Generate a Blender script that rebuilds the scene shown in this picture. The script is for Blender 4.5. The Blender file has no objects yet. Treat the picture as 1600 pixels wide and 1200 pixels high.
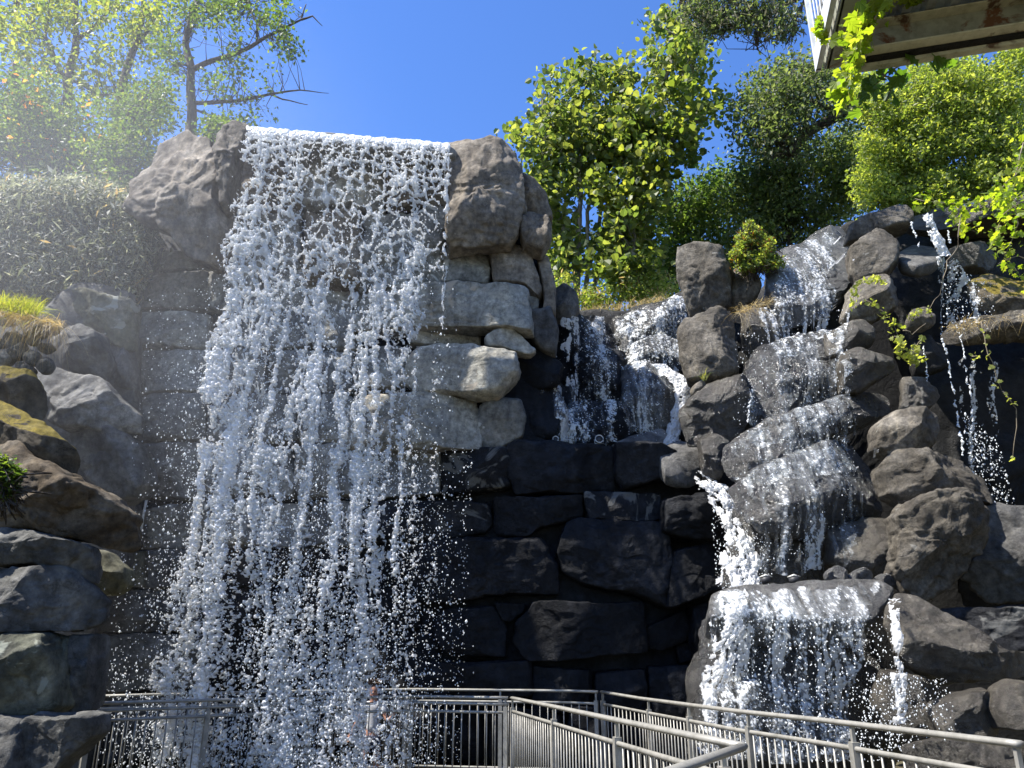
import bpy, math, random
import numpy as np
from mathutils import Vector, Matrix
from mathutils.bvhtree import BVHTree
R = math.radians
SC = bpy.context.scene
COL = SC.collection
# ------------------------------------------------------------------ camera, sky, sun, exposure
F = 1155.0; PITCH = R(18.0); EYE = 1.6
cam_d = bpy.data.cameras.new('camera'); cam = bpy.data.objects.new('camera', cam_d); COL.objects.link(cam)
cam_d.sensor_width = 36.0; cam_d.lens = 36.0*F/1600.0; cam_d.clip_end = 600; cam_d.clip_start = 0.05
cam.location = (0, 0, EYE); cam.rotation_euler = (R(90)+PITCH, 0, 0)
SC.camera = cam
SUN_EL, SUN_AZ = 58.0, 257.0            # azimuth clockwise from +Y (into the picture); 270 = due left
sdir = Vector((math.sin(R(SUN_AZ))*math.cos(R(SUN_EL)), math.cos(R(SUN_AZ))*math.cos(R(SUN_EL)), math.sin(R(SUN_EL))))
W = bpy.data.worlds.new('World'); SC.world = W; W.use_nodes = True
nt = W.node_tree; nt.nodes.clear()
sky = nt.nodes.new('ShaderNodeTexSky'); sky.sky_type = 'NISHITA'; sky.sun_disc = False
sky.sun_elevation = R(SUN_EL); sky.sun_rotation = R(SUN_AZ); sky.air_density = 1.0; sky.dust_density = 0.25; sky.ozone_density = 2.4; sky.altitude = 300
hs = nt.nodes.new('ShaderNodeHueSaturation'); hs.inputs['Saturation'].default_value = 1.24; hs.inputs['Hue'].default_value = 0.512
bg = nt.nodes.new('ShaderNodeBackground'); bg.inputs['Strength'].default_value = 0.12
wo = nt.nodes.new('ShaderNodeOutputWorld')
nt.links.new(sky.outputs[0], hs.inputs['Color']); nt.links.new(hs.outputs[0], bg.inputs['Color']); nt.links.new(bg.outputs[0], wo.inputs['Surface'])
sun_d = bpy.data.lights.new('sun', 'SUN'); sun_d.energy = 5.0; sun_d.angle = R(0.5); sun_d.color = (1.0, 0.955, 0.88)
sun = bpy.data.objects.new('sun', sun_d); COL.objects.link(sun)
sun.rotation_euler = (-sdir).to_track_quat('-Z', 'Y').to_euler(); sun.location = (-20, 5, 30)
SC.view_settings.view_transform = 'Standard'; SC.view_settings.look = 'None'
SC.view_settings.exposure = 1.3; SC.view_settings.gamma = 1.0
SC.cycles.max_bounces = 8; SC.cycles.transparent_max_bounces = 24; SC.cycles.diffuse_bounces = 3
SC.cycles.sample_clamp_indirect = 6.0

# ------------------------------------------------------------------ helpers
cP, sP = math.cos(PITCH), math.sin(PITCH)
def ray(px, py):
    a = (px-800.0)/F; b = (600.0-py)/F
    return np.array([a, cP - b*sP, sP + b*cP])
EYEV = np.array([0, 0, EYE])
def at(px, py, y):
    d = ray(px, py); return EYEV + d*(y/d[1])
def at_plane(px, py, p0, n):
    d = ray(px, py); return EYEV + d*(np.dot(p0-EYEV, n)/np.dot(d, n))
def proj(P):
    P = np.asarray(P, float); x = P[..., 0]; yy = P[..., 1]; z = P[..., 2]-EYE
    dep = yy*cP + z*sP; up = -yy*sP + z*cP
    return 800+F*x/dep, 600-F*up/dep
def _h(ix, iy, iz, seed):
    h = (ix.astype(np.int64)*374761393 + iy.astype(np.int64)*668265263 + iz.astype(np.int64)*2147483647 + seed*974634777) & 0xffffffff
    h = ((h ^ (h >> 13))*1274126177) & 0xffffffff
    h = ((h ^ (h >> 16))*2246822519) & 0xffffffff
    return ((h ^ (h >> 15)) & 0xffffff)/float(0xffffff)
def vn(x, y, z=None, seed=0):
    x = np.asarray(x, float); y = np.asarray(y, float)
    z = np.zeros_like(x) if z is None else np.asarray(z, float)
    ix, iy, iz = np.floor(x), np.floor(y), np.floor(z)
    fx, fy, fz = x-ix, y-iy, z-iz
    fx, fy, fz = [f*f*f*(f*(f*6-15)+10) for f in (fx, fy, fz)]
    r = 0
    for dx in (0, 1):
        wx = fx if dx else 1-fx
        for dy in (0, 1):
            wy = fy if dy else 1-fy
            for dz in (0, 1):
                wz = fz if dz else 1-fz
                r = r + wx*wy*wz*_h(ix+dx, iy+dy, iz+dz, seed)
    return r*2-1
def fbm(x, y, z=None, seed=0, o=4, g=0.5):
    r = 0; a = 1; s = 0
    for k in range(o):
        m = 2.03**k
        r = r + a*vn(x*m+k*7.1, y*m+k*3.3, None if z is None else z*m+k*5.7, seed+k); s += a; a *= g
    return r/s*1.5
def worley(x, y, seed=0):
    ix, iy = np.floor(x), np.floor(y); f1 = np.full(x.shape, 9.); f2 = np.full(x.shape, 9.)
    z = np.zeros_like(ix)
    for dx in (-1, 0, 1):
        for dy in (-1, 0, 1):
            cx, cy = ix+dx, iy+dy
            qx = cx+0.1+0.8*_h(cx, cy, z, seed); qy = cy+0.1+0.8*_h(cx, cy, z, seed+5)
            d = np.hypot(qx-x, qy-y); f2 = np.where(d < f1, f1, np.minimum(f2, d)); f1 = np.minimum(f1, d)
    return f1, f2
def mk(name, V, Fs, mat, parent=None, smooth=True, loc=None):
    """V (n,3); Fs list of index arrays (k, m) or lists. One mesh object, origin at its base."""
    V = np.asarray(V, float)
    if not isinstance(Fs, list): Fs = [Fs]
    Fs = [np.asarray(f, np.int64) for f in Fs if len(f)]
    me = bpy.data.meshes.new(name)
    if loc is None:
        loc = np.array([V[:, 0].mean(), V[:, 1].mean(), V[:, 2].min()]) if parent is None else np.zeros(3)
    V = V-loc
    me.vertices.add(len(V)); me.vertices.foreach_set('co', V.astype(np.float32).ravel())
    nl = sum(f.size for f in Fs); nf = sum(len(f) for f in Fs)
    me.loops.add(nl); me.polygons.add(nf)
    me.loops.foreach_set('vertex_index', np.concatenate([f.ravel() for f in Fs]).astype(np.int32))
    tot = np.concatenate([np.full(len(f), f.shape[1]) for f in Fs]); st = np.concatenate([[0], np.cumsum(tot)[:-1]])
    me.polygons.foreach_set('loop_start', st.astype(np.int32)); me.polygons.foreach_set('loop_total', tot.astype(np.int32))
    me.polygons.foreach_set('use_smooth', np.full(nf, smooth)); me.update(calc_edges=True); me.validate()
    if mat: me.materials.append(mat)
    o = bpy.data.objects.new(name, me); COL.objects.link(o); o.location = loc
    if parent is not None:
        o.parent = parent
        o.location = loc - np.array(parent.location)
    return o
def tag(o, label=None, cat=None, group=None, kind=None):
    if label: o['label'] = label
    if cat: o['category'] = cat
    if group: o['group'] = group
    if kind: o['kind'] = kind
    return o
def empty(name, loc, label, cat, group=None):
    o = bpy.data.objects.new(name, None); COL.objects.link(o); o.location = loc; o.empty_display_size = 0.2
    return tag(o, label, cat, group)
class MB:
    def __init__(s): s.V = []; s.F = {}; s.n = 0
    def add(s, V, Fs):
        for f in Fs: s.F.setdefault(len(f), []).append([i+s.n for i in f])
        s.V.extend([tuple(v) for v in V]); s.n += len(V)
    def box(s, c, ax, ay, az):
        c, ax, ay, az = [np.array(v, float) for v in (c, ax, ay, az)]
        V = [c+i*ax+j*ay+k*az for k in (-1, 1) for j in (-1, 1) for i in (-1, 1)]
        s.add(V, [(0, 2, 3, 1), (4, 5, 7, 6), (0, 1, 5, 4), (2, 6, 7, 3), (0, 4, 6, 2), (1, 3, 7, 5)])
    def tube(s, pts, rad, k=6, flat=1.0, cap=True):
        pts = [np.array(p, float) for p in pts]; n = len(pts)
        if not hasattr(rad, '__len__'): rad = [rad]*n
        b = s.n; V = []; Q = []
        for i, p in enumerate(pts):
            t = pts[min(i+1, n-1)]-pts[max(i-1, 0)]; t = t/(np.linalg.norm(t)+1e-9)
            u = np.cross(t, (0, 0, 1.)) if abs(t[2]) < .95 else np.cross(t, (1., 0, 0)); u /= np.linalg.norm(u)
            w = np.cross(u, t)
            for j in range(k):
                a = 2*math.pi*j/k; V.append(p+rad[i]*(math.cos(a)*u+math.sin(a)*flat*w))
        for i in range(n-1):
            for j in range(k): Q.append((i*k+j, i*k+(j+1) % k, (i+1)*k+(j+1) % k, (i+1)*k+j))
        if cap: Q += [tuple(range(k))[::-1], tuple((n-1)*k+j for j in range(k))]
        s.add(V, Q)
    def build(s, name, mat, parent=None, smooth=False):
        return mk(name, np.array(s.V), [np.array(v) for v in s.F.values()], mat, parent, smooth)

# ------------------------------------------------------------------ materials
def new_mat(name):
    m = bpy.data.materials.new(name); m.use_nodes = True; t = m.node_tree
    return m, t, t.nodes, t.links, t.nodes['Principled BSDF'], t.nodes['Material Output']
def nnoise(N, L, vec, scale, detail=6, rough=.6, dist=0.0):
    n = N.new('ShaderNodeTexNoise'); n.inputs['Scale'].default_value = scale; n.inputs['Detail'].default_value = detail
    n.inputs['Roughness'].default_value = rough; n.inputs['Distortion'].default_value = dist
    if vec is not None: L.new(vec, n.inputs['Vector'])
    return n
def nramp(N, L, fac, stops):
    r = N.new('ShaderNodeValToRGB'); e = r.color_ramp.elements
    while len(e) > 1: e.remove(e[-1])
    e[0].position = stops[0][0]; e[0].color = (*stops[0][1], 1)
    for p, c in stops[1:]:
        q = e.new(p); q.color = (*c, 1)
    L.new(fac, r.inputs[0]); return r
def g1(v): return (v, v, v)
def nmix(N, L, fac, a, b, mode='MIX'):
    m = N.new('ShaderNodeMix'); m.data_type = 'RGBA'; m.blend_type = mode
    for sock, v in ((m.inputs[0], fac), (m.inputs[6], a), (m.inputs[7], b)):
        if hasattr(v, 'default_value') or hasattr(v, 'links'): L.new(v, sock)
        else: sock.default_value = v if not isinstance(v, tuple) else (*v, 1)
    return m.outputs[2]
def rock_mat(name, c1, c2, c3, rough=.85, spec=.35, bump=.35, moss=0.0, mossc=(.10, .09, .02), wet=0.0, stain=None, glit=0.0, sc=1.0):
    m, t, N, L, b, out = new_mat(name)
    g = N.new('ShaderNodeNewGeometry'); pos = g.outputs['Position']
    oi = N.new('ShaderNodeObjectInfo')
    n1 = nnoise(N, L, pos, 1.6*sc, 8, .62, .6)
    col = nramp(N, L, n1.outputs['Fac'], [(.30, c1), (.5, c2), (.68, c3)]).outputs[0]
    n2 = nnoise(N, L, pos, 11*sc, 6, .7)
    col = nmix(N, L, 1.0, col, nramp(N, L, n2.outputs['Fac'], [(.32, g1(.5)), (.52, g1(1.0)), (.70, g1(1.5))]).outputs[0], 'MULTIPLY')
    mp = N.new('ShaderNodeMapping'); mp.inputs['Scale'].default_value = (3.2, 3.2, .42); L.new(pos, mp.inputs['Vector'])
    n3 = nnoise(N, L, mp.outputs[0], 1.5*sc, 6, .65)                    # vertical run-off stains
    col = nmix(N, L, .75, col, nramp(N, L, n3.outputs['Fac'], [(.34, (.55, .55, .58)), (.52, g1(1.0)), (.70, (1.25, 1.22, 1.15))]).outputs[0], 'MULTIPLY')
    vo = N.new('ShaderNodeTexVoronoi'); vo.feature = 'DISTANCE_TO_EDGE'; vo.inputs['Scale'].default_value = 1.3*sc
    wv = nnoise(N, L, pos, 2.2, 5, .6); ad = N.new('ShaderNodeVectorMath'); ad.operation = 'MULTIPLY_ADD'
    L.new(wv.outputs['Color'], ad.inputs[0]); ad.inputs[1].default_value = (.9, .9, .9); L.new(pos, ad.inputs[2]); L.new(ad.outputs[0], vo.inputs['Vector'])
    crk = nramp(N, L, vo.outputs['Distance'], [(0, g1(.0)), (.018, g1(1.0))])
    col = nmix(N, L, .5, col, nramp(N, L, vo.outputs['Distance'], [(0, g1(.25)), (.014, g1(1.0))]).outputs[0], 'MULTIPLY')
    rv = N.new('ShaderNodeMath'); rv.operation = 'MULTIPLY_ADD'; rv.inputs[1].default_value = .5; rv.inputs[2].default_value = .75
    L.new(oi.outputs['Random'], rv.inputs[0])
    cb = N.new('ShaderNodeCombineColor')
    for i in range(3): L.new(rv.outputs[0], cb.inputs[i])
    col = nmix(N, L, 1.0, col, cb.outputs[0], 'MULTIPLY')
    if stain:
        n5 = nnoise(N, L, pos, stain[1], 5, .55, 1.2)
        col = nmix(N, L, nramp(N, L, n5.outputs['Fac'], [(stain[2], g1(0)), (stain[2]+.04, g1(1))]).outputs[0], col, stain[0])
    if moss > 0:
        sx = N.new('ShaderNodeSeparateXYZ'); L.new(g.outputs['Normal'], sx.inputs[0])
        n4 = nnoise(N, L, pos, 3.5, 7, .7)
        ma = N.new('ShaderNodeMath'); ma.operation = 'MULTIPLY_ADD'; ma.inputs[1].default_value = 1.1; L.new(n4.outputs['Fac'], ma.inputs[0]); L.new(sx.outputs['Z'], ma.inputs[2])
        f = nramp(N, L, ma.outputs[0], [(1.35-moss, g1(0)), (1.5-moss, g1(1))]).outputs[0]
        nm = nnoise(N, L, pos, 18, 4, .7)
        mc = nramp(N, L, nm.outputs['Fac'], [(.35, tuple(x*.55 for x in mossc)), (.6, mossc), (.75, (mossc[0]*1.7, mossc[1]*1.5, mossc[2]*1.2))]).outputs[0]
        col = nmix(N, L, f, col, mc)
    L.new(col, b.inputs['Base Color'])
    nr = nnoise(N, L, pos, 5, 4, .6)
    rr = nramp(N, L, nr.outputs['Fac'], [(.35, g1(max(.12, rough-.18))), (.65, g1(min(1, rough+.12)))]); L.new(rr.outputs[0], b.inputs['Roughness'])
    b.inputs['Specular IOR Level'].default_value = spec
    n6 = nnoise(N, L, pos, 9*sc, 9, .72)
    n7 = nnoise(N, L, pos, 46, 5, .8)
    bp = N.new('ShaderNodeBump'); bp.inputs['Strength'].default_value = bump; bp.inputs['Distance'].default_value = .13; L.new(n6.outputs['Fac'], bp.inputs['Height'])
    bp2 = N.new('ShaderNodeBump'); bp2.inputs['Strength'].default_value = min(1, bump+.15+glit); bp2.inputs['Distance'].default_value = .02+glit*.02; L.new(n7.outputs['Fac'], bp2.inputs['Height']); L.new(bp.outputs[0], bp2.inputs['Normal'])
    bp3 = N.new('ShaderNodeBump'); bp3.inputs['Strength'].default_value = .25; bp3.inputs['Distance'].default_value = .03; L.new(crk.outputs[0], bp3.inputs['Height']); L.new(bp2.outputs[0], bp3.inputs['Normal'])
    L.new(bp3.outputs[0], b.inputs['Normal'])
    if wet > 0:
        b.inputs['Coat Weight'].default_value = wet; b.inputs['Coat Roughness'].default_value = .16; L.new(bp2.outputs[0], b.inputs['Coat Normal'])
    return m
M = {}
M['wall'] = rock_mat('stone_wall_grey', (.12, .117, .108), (.20, .195, .175), (.30, .29, .26), .85, .3, .35, stain=((.36, .36, .33), 2.4, .62))
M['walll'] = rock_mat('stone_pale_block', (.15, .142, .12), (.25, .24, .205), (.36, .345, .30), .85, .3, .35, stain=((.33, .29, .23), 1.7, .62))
M['top'] = rock_mat('stone_brown_overhang', (.075, .062, .048), (.16, .135, .105), (.27, .235, .19), .85, .3, .40)
M['dark'] = rock_mat('stone_shade_dark', (.0045, .005, .0065), (.0095, .0105, .013), (.020, .0215, .026), .5, .14, .45)  # base darkened to carry the shade on the lower wall and alcove
M['darks'] = rock_mat('stone_shade_limescale', (.006, .0065, .008), (.013, .014, .017), (.027, .029, .034), .5, .16, .45, stain=((.10, .10, .095), 1.9, .57))  # shade-darkened base under pale limescale patches
M['brown'] = rock_mat('boulder_brown_dry', (.06, .050, .037), (.135, .118, .092), (.25, .225, .185), .8, .35, .75, sc=1.5, stain=((.26, .25, .22), 3.0, .66))
M['grey'] = rock_mat('boulder_grey', (.05, .049, .047), (.10, .097, .092), (.17, .165, .155), .8, .35, .5)
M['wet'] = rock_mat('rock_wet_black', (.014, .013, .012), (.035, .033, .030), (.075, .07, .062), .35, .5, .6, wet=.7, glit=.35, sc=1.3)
M['wetb'] = rock_mat('rock_wet_brown', (.03, .025, .018), (.07, .06, .045), (.13, .115, .09), .45, .5, .7, wet=.4, glit=.3, sc=1.4)
M['wetg'] = rock_mat('rock_wet_gravelly', (.06, .058, .055), (.12, .117, .112), (.20, .195, .185), .4, .5, .6, wet=.6, glit=.5, sc=1.6)
M['black'] = rock_mat('rock_recess_shade', (.005, .005, .005), (.010, .010, .010), (.020, .020, .019), .6, .3, .4)  # near black holds the shadow of recesses and clefts in its colour
M['moss'] = rock_mat('boulder_mossy', (.06, .05, .036), (.11, .092, .066), (.17, .145, .11), .9, .2, .5, moss=.45, mossc=(.20, .155, .03))
M['mossd'] = rock_mat('boulder_brown_moss_rim', (.065, .047, .029), (.13, .10, .065), (.22, .19, .145), .9, .2, .5, moss=.3, mossc=(.20, .15, .035))
M['bank'] = rock_mat('bank_stone_grey', (.07, .068, .062), (.13, .126, .115), (.21, .205, .19), .9, .25, .4)
M['bankm'] = rock_mat('bank_stone_lichen', (.07, .07, .045), (.125, .12, .08), (.21, .20, .16), .9, .25, .4, stain=((.30, .30, .26), 2.6, .6))
M['bankd'] = rock_mat('bank_stone_dark', (.04, .04, .037), (.085, .084, .078), (.16, .157, .145), .8, .3, .4)
M['banks'] = rock_mat('bank_stone_streaked', (.045, .046, .033), (.09, .092, .065), (.17, .17, .13), .8, .3, .4, stain=((.24, .25, .20), 2.2, .60))

def leaf_mat(name, cols, trans=.55, tint=(1.0, 1.0, .55), rough=.5, spec=.4):
    m, t, N, L, b, out = new_mat(name)
    g = N.new('ShaderNodeNewGeometry')
    k = len(cols); st = [(i/max(1, k-1), c) for i, c in enumerate(cols)]
    col = nramp(N, L, g.outputs['Random Per Island'], st)
    L.new(col.outputs[0], b.inputs['Base Color']); b.inputs['Roughness'].default_value = rough; b.inputs['Specular IOR Level'].default_value = spec
    tr = N.new('ShaderNodeBsdfTranslucent')
    L.new(nmix(N, L, 1.0, col.outputs[0], tuple(x*3.1 for x in tint), 'MULTIPLY'), tr.inputs['Color'])
    mx = N.new('ShaderNodeMixShader'); mx.inputs[0].default_value = trans
    L.new(b.outputs[0], mx.inputs[1]); L.new(tr.outputs[0], mx.inputs[2]); L.new(mx.outputs[0], out.inputs['Surface'])
    return m
M['lf_yel'] = leaf_mat('leaf_yellow_green', [(.05, .085, .018), (.08, .115, .022), (.11, .14, .025), (.16, .175, .04)], .55, (1.1, 1.0, .42))
M['lf_pop'] = leaf_mat('leaf_broad_fresh', [(.04, .066, .024), (.065, .098, .028), (.11, .138, .036), (.16, .18, .06)], .5, (1.06, 1.0, .45))
M['lf_mid'] = leaf_mat('leaf_mid_green', [(.025, .05, .014), (.045, .08, .018), (.065, .105, .022), (.09, .12, .03)], .45, (1.05, 1.0, .4))
M['lf_drk'] = leaf_mat('leaf_dark_evergreen', [(.03, .055, .018), (.05, .085, .026), (.075, .115, .036), (.11, .15, .06)], .48, (1.0, 1.0, .4))
M['lf_oak'] = leaf_mat('leaf_oak_olive', [(.04, .058, .024), (.06, .085, .034), (.085, .115, .045), (.13, .15, .08)], .45, (1.0, 1.0, .5))
M['lf_lich'] = leaf_mat('lichen_grey', [(.10, .10, .07), (.14, .135, .10), (.18, .175, .13)], .25, (1., 1., .8))
M['lf_jun'] = leaf_mat('juniper_needles', [(.05, .058, .045), (.08, .09, .07), (.14, .15, .115), (.32, .32, .26)], .35, (1., 1., .7))
M['lf_vine'] = leaf_mat('leaf_vine_lime', [(.07, .12, .015), (.11, .16, .02), (.15, .195, .025), (.20, .22, .06)], .6, (1.05, 1.0, .3))
M['lf_vinep'] = leaf_mat('leaf_vine_pale', [(.16, .19, .04), (.22, .24, .07), (.28, .29, .12)], .5, (1.0, 1.0, .4))
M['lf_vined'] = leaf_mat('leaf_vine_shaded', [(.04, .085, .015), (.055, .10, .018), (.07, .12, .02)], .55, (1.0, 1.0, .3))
M['lf_shr'] = leaf_mat('leaf_bush_bright', [(.07, .11, .03), (.12, .165, .04), (.17, .21, .05), (.24, .27, .10)], .5, (1.05, 1.0, .4))
M['lf_or'] = leaf_mat('leaf_turning_orange', [(.30, .12, .02), (.38, .18, .03), (.32, .24, .05)], .5, (1.1, .9, .4))
M['straw'] = leaf_mat('dry_grass_straw', [(.20, .15, .08), (.30, .24, .13), (.38, .32, .19)], .35, (1., .9, .6))
M['grass'] = leaf_mat('fresh_grass_blades', [(.12, .15, .03), (.18, .21, .05), (.28, .27, .08)], .5, (1.05, 1.0, .4))
M['fernr'] = leaf_mat('fern_rust', [(.12, .05, .015), (.2, .09, .02), (.14, .11, .03)], .4, (1.1, .9, .4))
def bark_mat(name, a, c):
    m, t, N, L, b, out = new_mat(name)
    g = N.new('ShaderNodeNewGeometry'); mp = N.new('ShaderNodeMapping'); mp.inputs['Scale'].default_value = (12, 12, 2.5); L.new(g.outputs['Position'], mp.inputs['Vector'])
    n = nnoise(N, L, mp.outputs[0], 1.5, 6, .7)
    L.new(nramp(N, L, n.outputs['Fac'], [(.35, a), (.65, c)]).outputs[0], b.inputs['Base Color']); b.inputs['Roughness'].default_value = .9
    bp = N.new('ShaderNodeBump'); bp.inputs['Strength'].default_value = .6; bp.inputs['Distance'].default_value = .03; L.new(n.outputs['Fac'], bp.inputs['Height']); L.new(bp.outputs[0], b.inputs['Normal'])
    return m
M['bark'] = bark_mat('bark_dark', (.03, .024, .018), (.09, .075, .06))
M['barkp'] = bark_mat('bark_pale', (.12, .11, .09), (.30, .28, .24))
M['vinebark'] = bark_mat('vine_stem', (.10, .08, .05), (.24, .2, .14))
def metal_mat(name, c, dirt, rough=.4, metal=.6, rustc=None, thr=.6):
    m, t, N, L, b, out = new_mat(name)
    g = N.new('ShaderNodeNewGeometry'); n = nnoise(N, L, g.outputs['Position'], 7, 7, .7)
    col = nramp(N, L, n.outputs['Fac'], [(.3, dirt), (.55, c), (.8, tuple(min(1, x*1.15) for x in c))]).outputs[0]
    if rustc:
        n2 = nnoise(N, L, g.outputs['Position'], 3.2, 7, .65, .4)
        col = nmix(N, L, nramp(N, L, n2.outputs['Fac'], [(thr, g1(0)), (thr+.07, g1(1))]).outputs[0], col, rustc)
    L.new(col, b.inputs['Base Color']); b.inputs['Metallic'].default_value = metal
    L.new(nramp(N, L, n.outputs['Fac'], [(.3, g1(min(1, rough+.25))), (.7, g1(rough))]).outputs[0], b.inputs['Roughness'])
    return m
M['rail'] = metal_mat('galvanised_rail', (.29, .28, .25), (.15, .145, .125), .42, .3)
M['beam'] = metal_mat('beam_paint_olive_grey', (.30, .31, .25), (.18, .18, .14), .6, 0.0, (.14, .06, .025), .555)
M['flange'] = metal_mat('beam_paint_pale_yellow', (.52, .50, .36), (.30, .28, .19), .6, 0.0, (.10, .055, .03), .56)
M['deckm'] = metal_mat('corrugated_deck_steel', (.30, .33, .33), (.16, .16, .15), .5, .2, (.10, .045, .02), .62)
M['pipe'] = metal_mat('rusty_pale_pipe', (.42, .40, .34), (.22, .19, .14), .6, .1, (.17, .08, .035), .55)
M['whitem'] = metal_mat('white_painted_steel', (.62, .64, .66), (.40, .41, .42), .5, .1)
M['lamp'] = metal_mat('fixture_pale_metal', (.55, .54, .50), (.3, .3, .28), .35, .4)
M['lampd'] = metal_mat('fixture_dark_body', (.04, .04, .045), (.02, .02, .02), .4, .3)

def water_mat(name, base, alpha, trl=.45, stops=None):
    """broken, aerated water: white scatter + glossy skin, thin parts partly clear"""
    m, t, N, L, b, out = new_mat(name)
    b.inputs['Base Color'].default_value = (*base, 1); b.inputs['Roughness'].default_value = .3; b.inputs['Specular IOR Level'].default_value = .9
    tr = N.new('ShaderNodeBsdfTranslucent'); tr.inputs['Color'].default_value = (*base, 1)
    tp = N.new('ShaderNodeBsdfTransparent'); tp.inputs['Color'].default_value = (.95, .98, 1, 1)
    m1 = N.new('ShaderNodeMixShader'); m1.inputs[0].default_value = trl; L.new(b.outputs[0], m1.inputs[1]); L.new(tr.outputs[0], m1.inputs[2])
    at_ = N.new('ShaderNodeAttribute'); at_.attribute_name = 'thickness'
    r = nramp(N, L, at_.outputs['Fac'], stops or [(0, g1(alpha[0])), (1, g1(alpha[1]))])
    m2 = N.new('ShaderNodeMixShader'); L.new(r.outputs[0], m2.inputs[0]); L.new(tp.outputs[0], m2.inputs[1]); L.new(m1.outputs[0], m2.inputs[2])
    L.new(m2.outputs[0], out.inputs['Surface']); return m
M['water'] = water_mat('falling_water', (.98, .985, .985), (.62, 1.0), .5)
M['film'] = water_mat('thin_running_water', (.80, .84, .88), (.15, .9))
M['drop'] = water_mat('water_drop', (.9, .93, .95), (1.0, 1.0))
M['sheet'] = water_mat('running_water_sheet', (.93, .95, .96), (0, 1), .5, [(0, g1(.03)), (.10, g1(.10)), (.24, g1(.30)), (.34, g1(.85)), (1, g1(1.0))])
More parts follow.
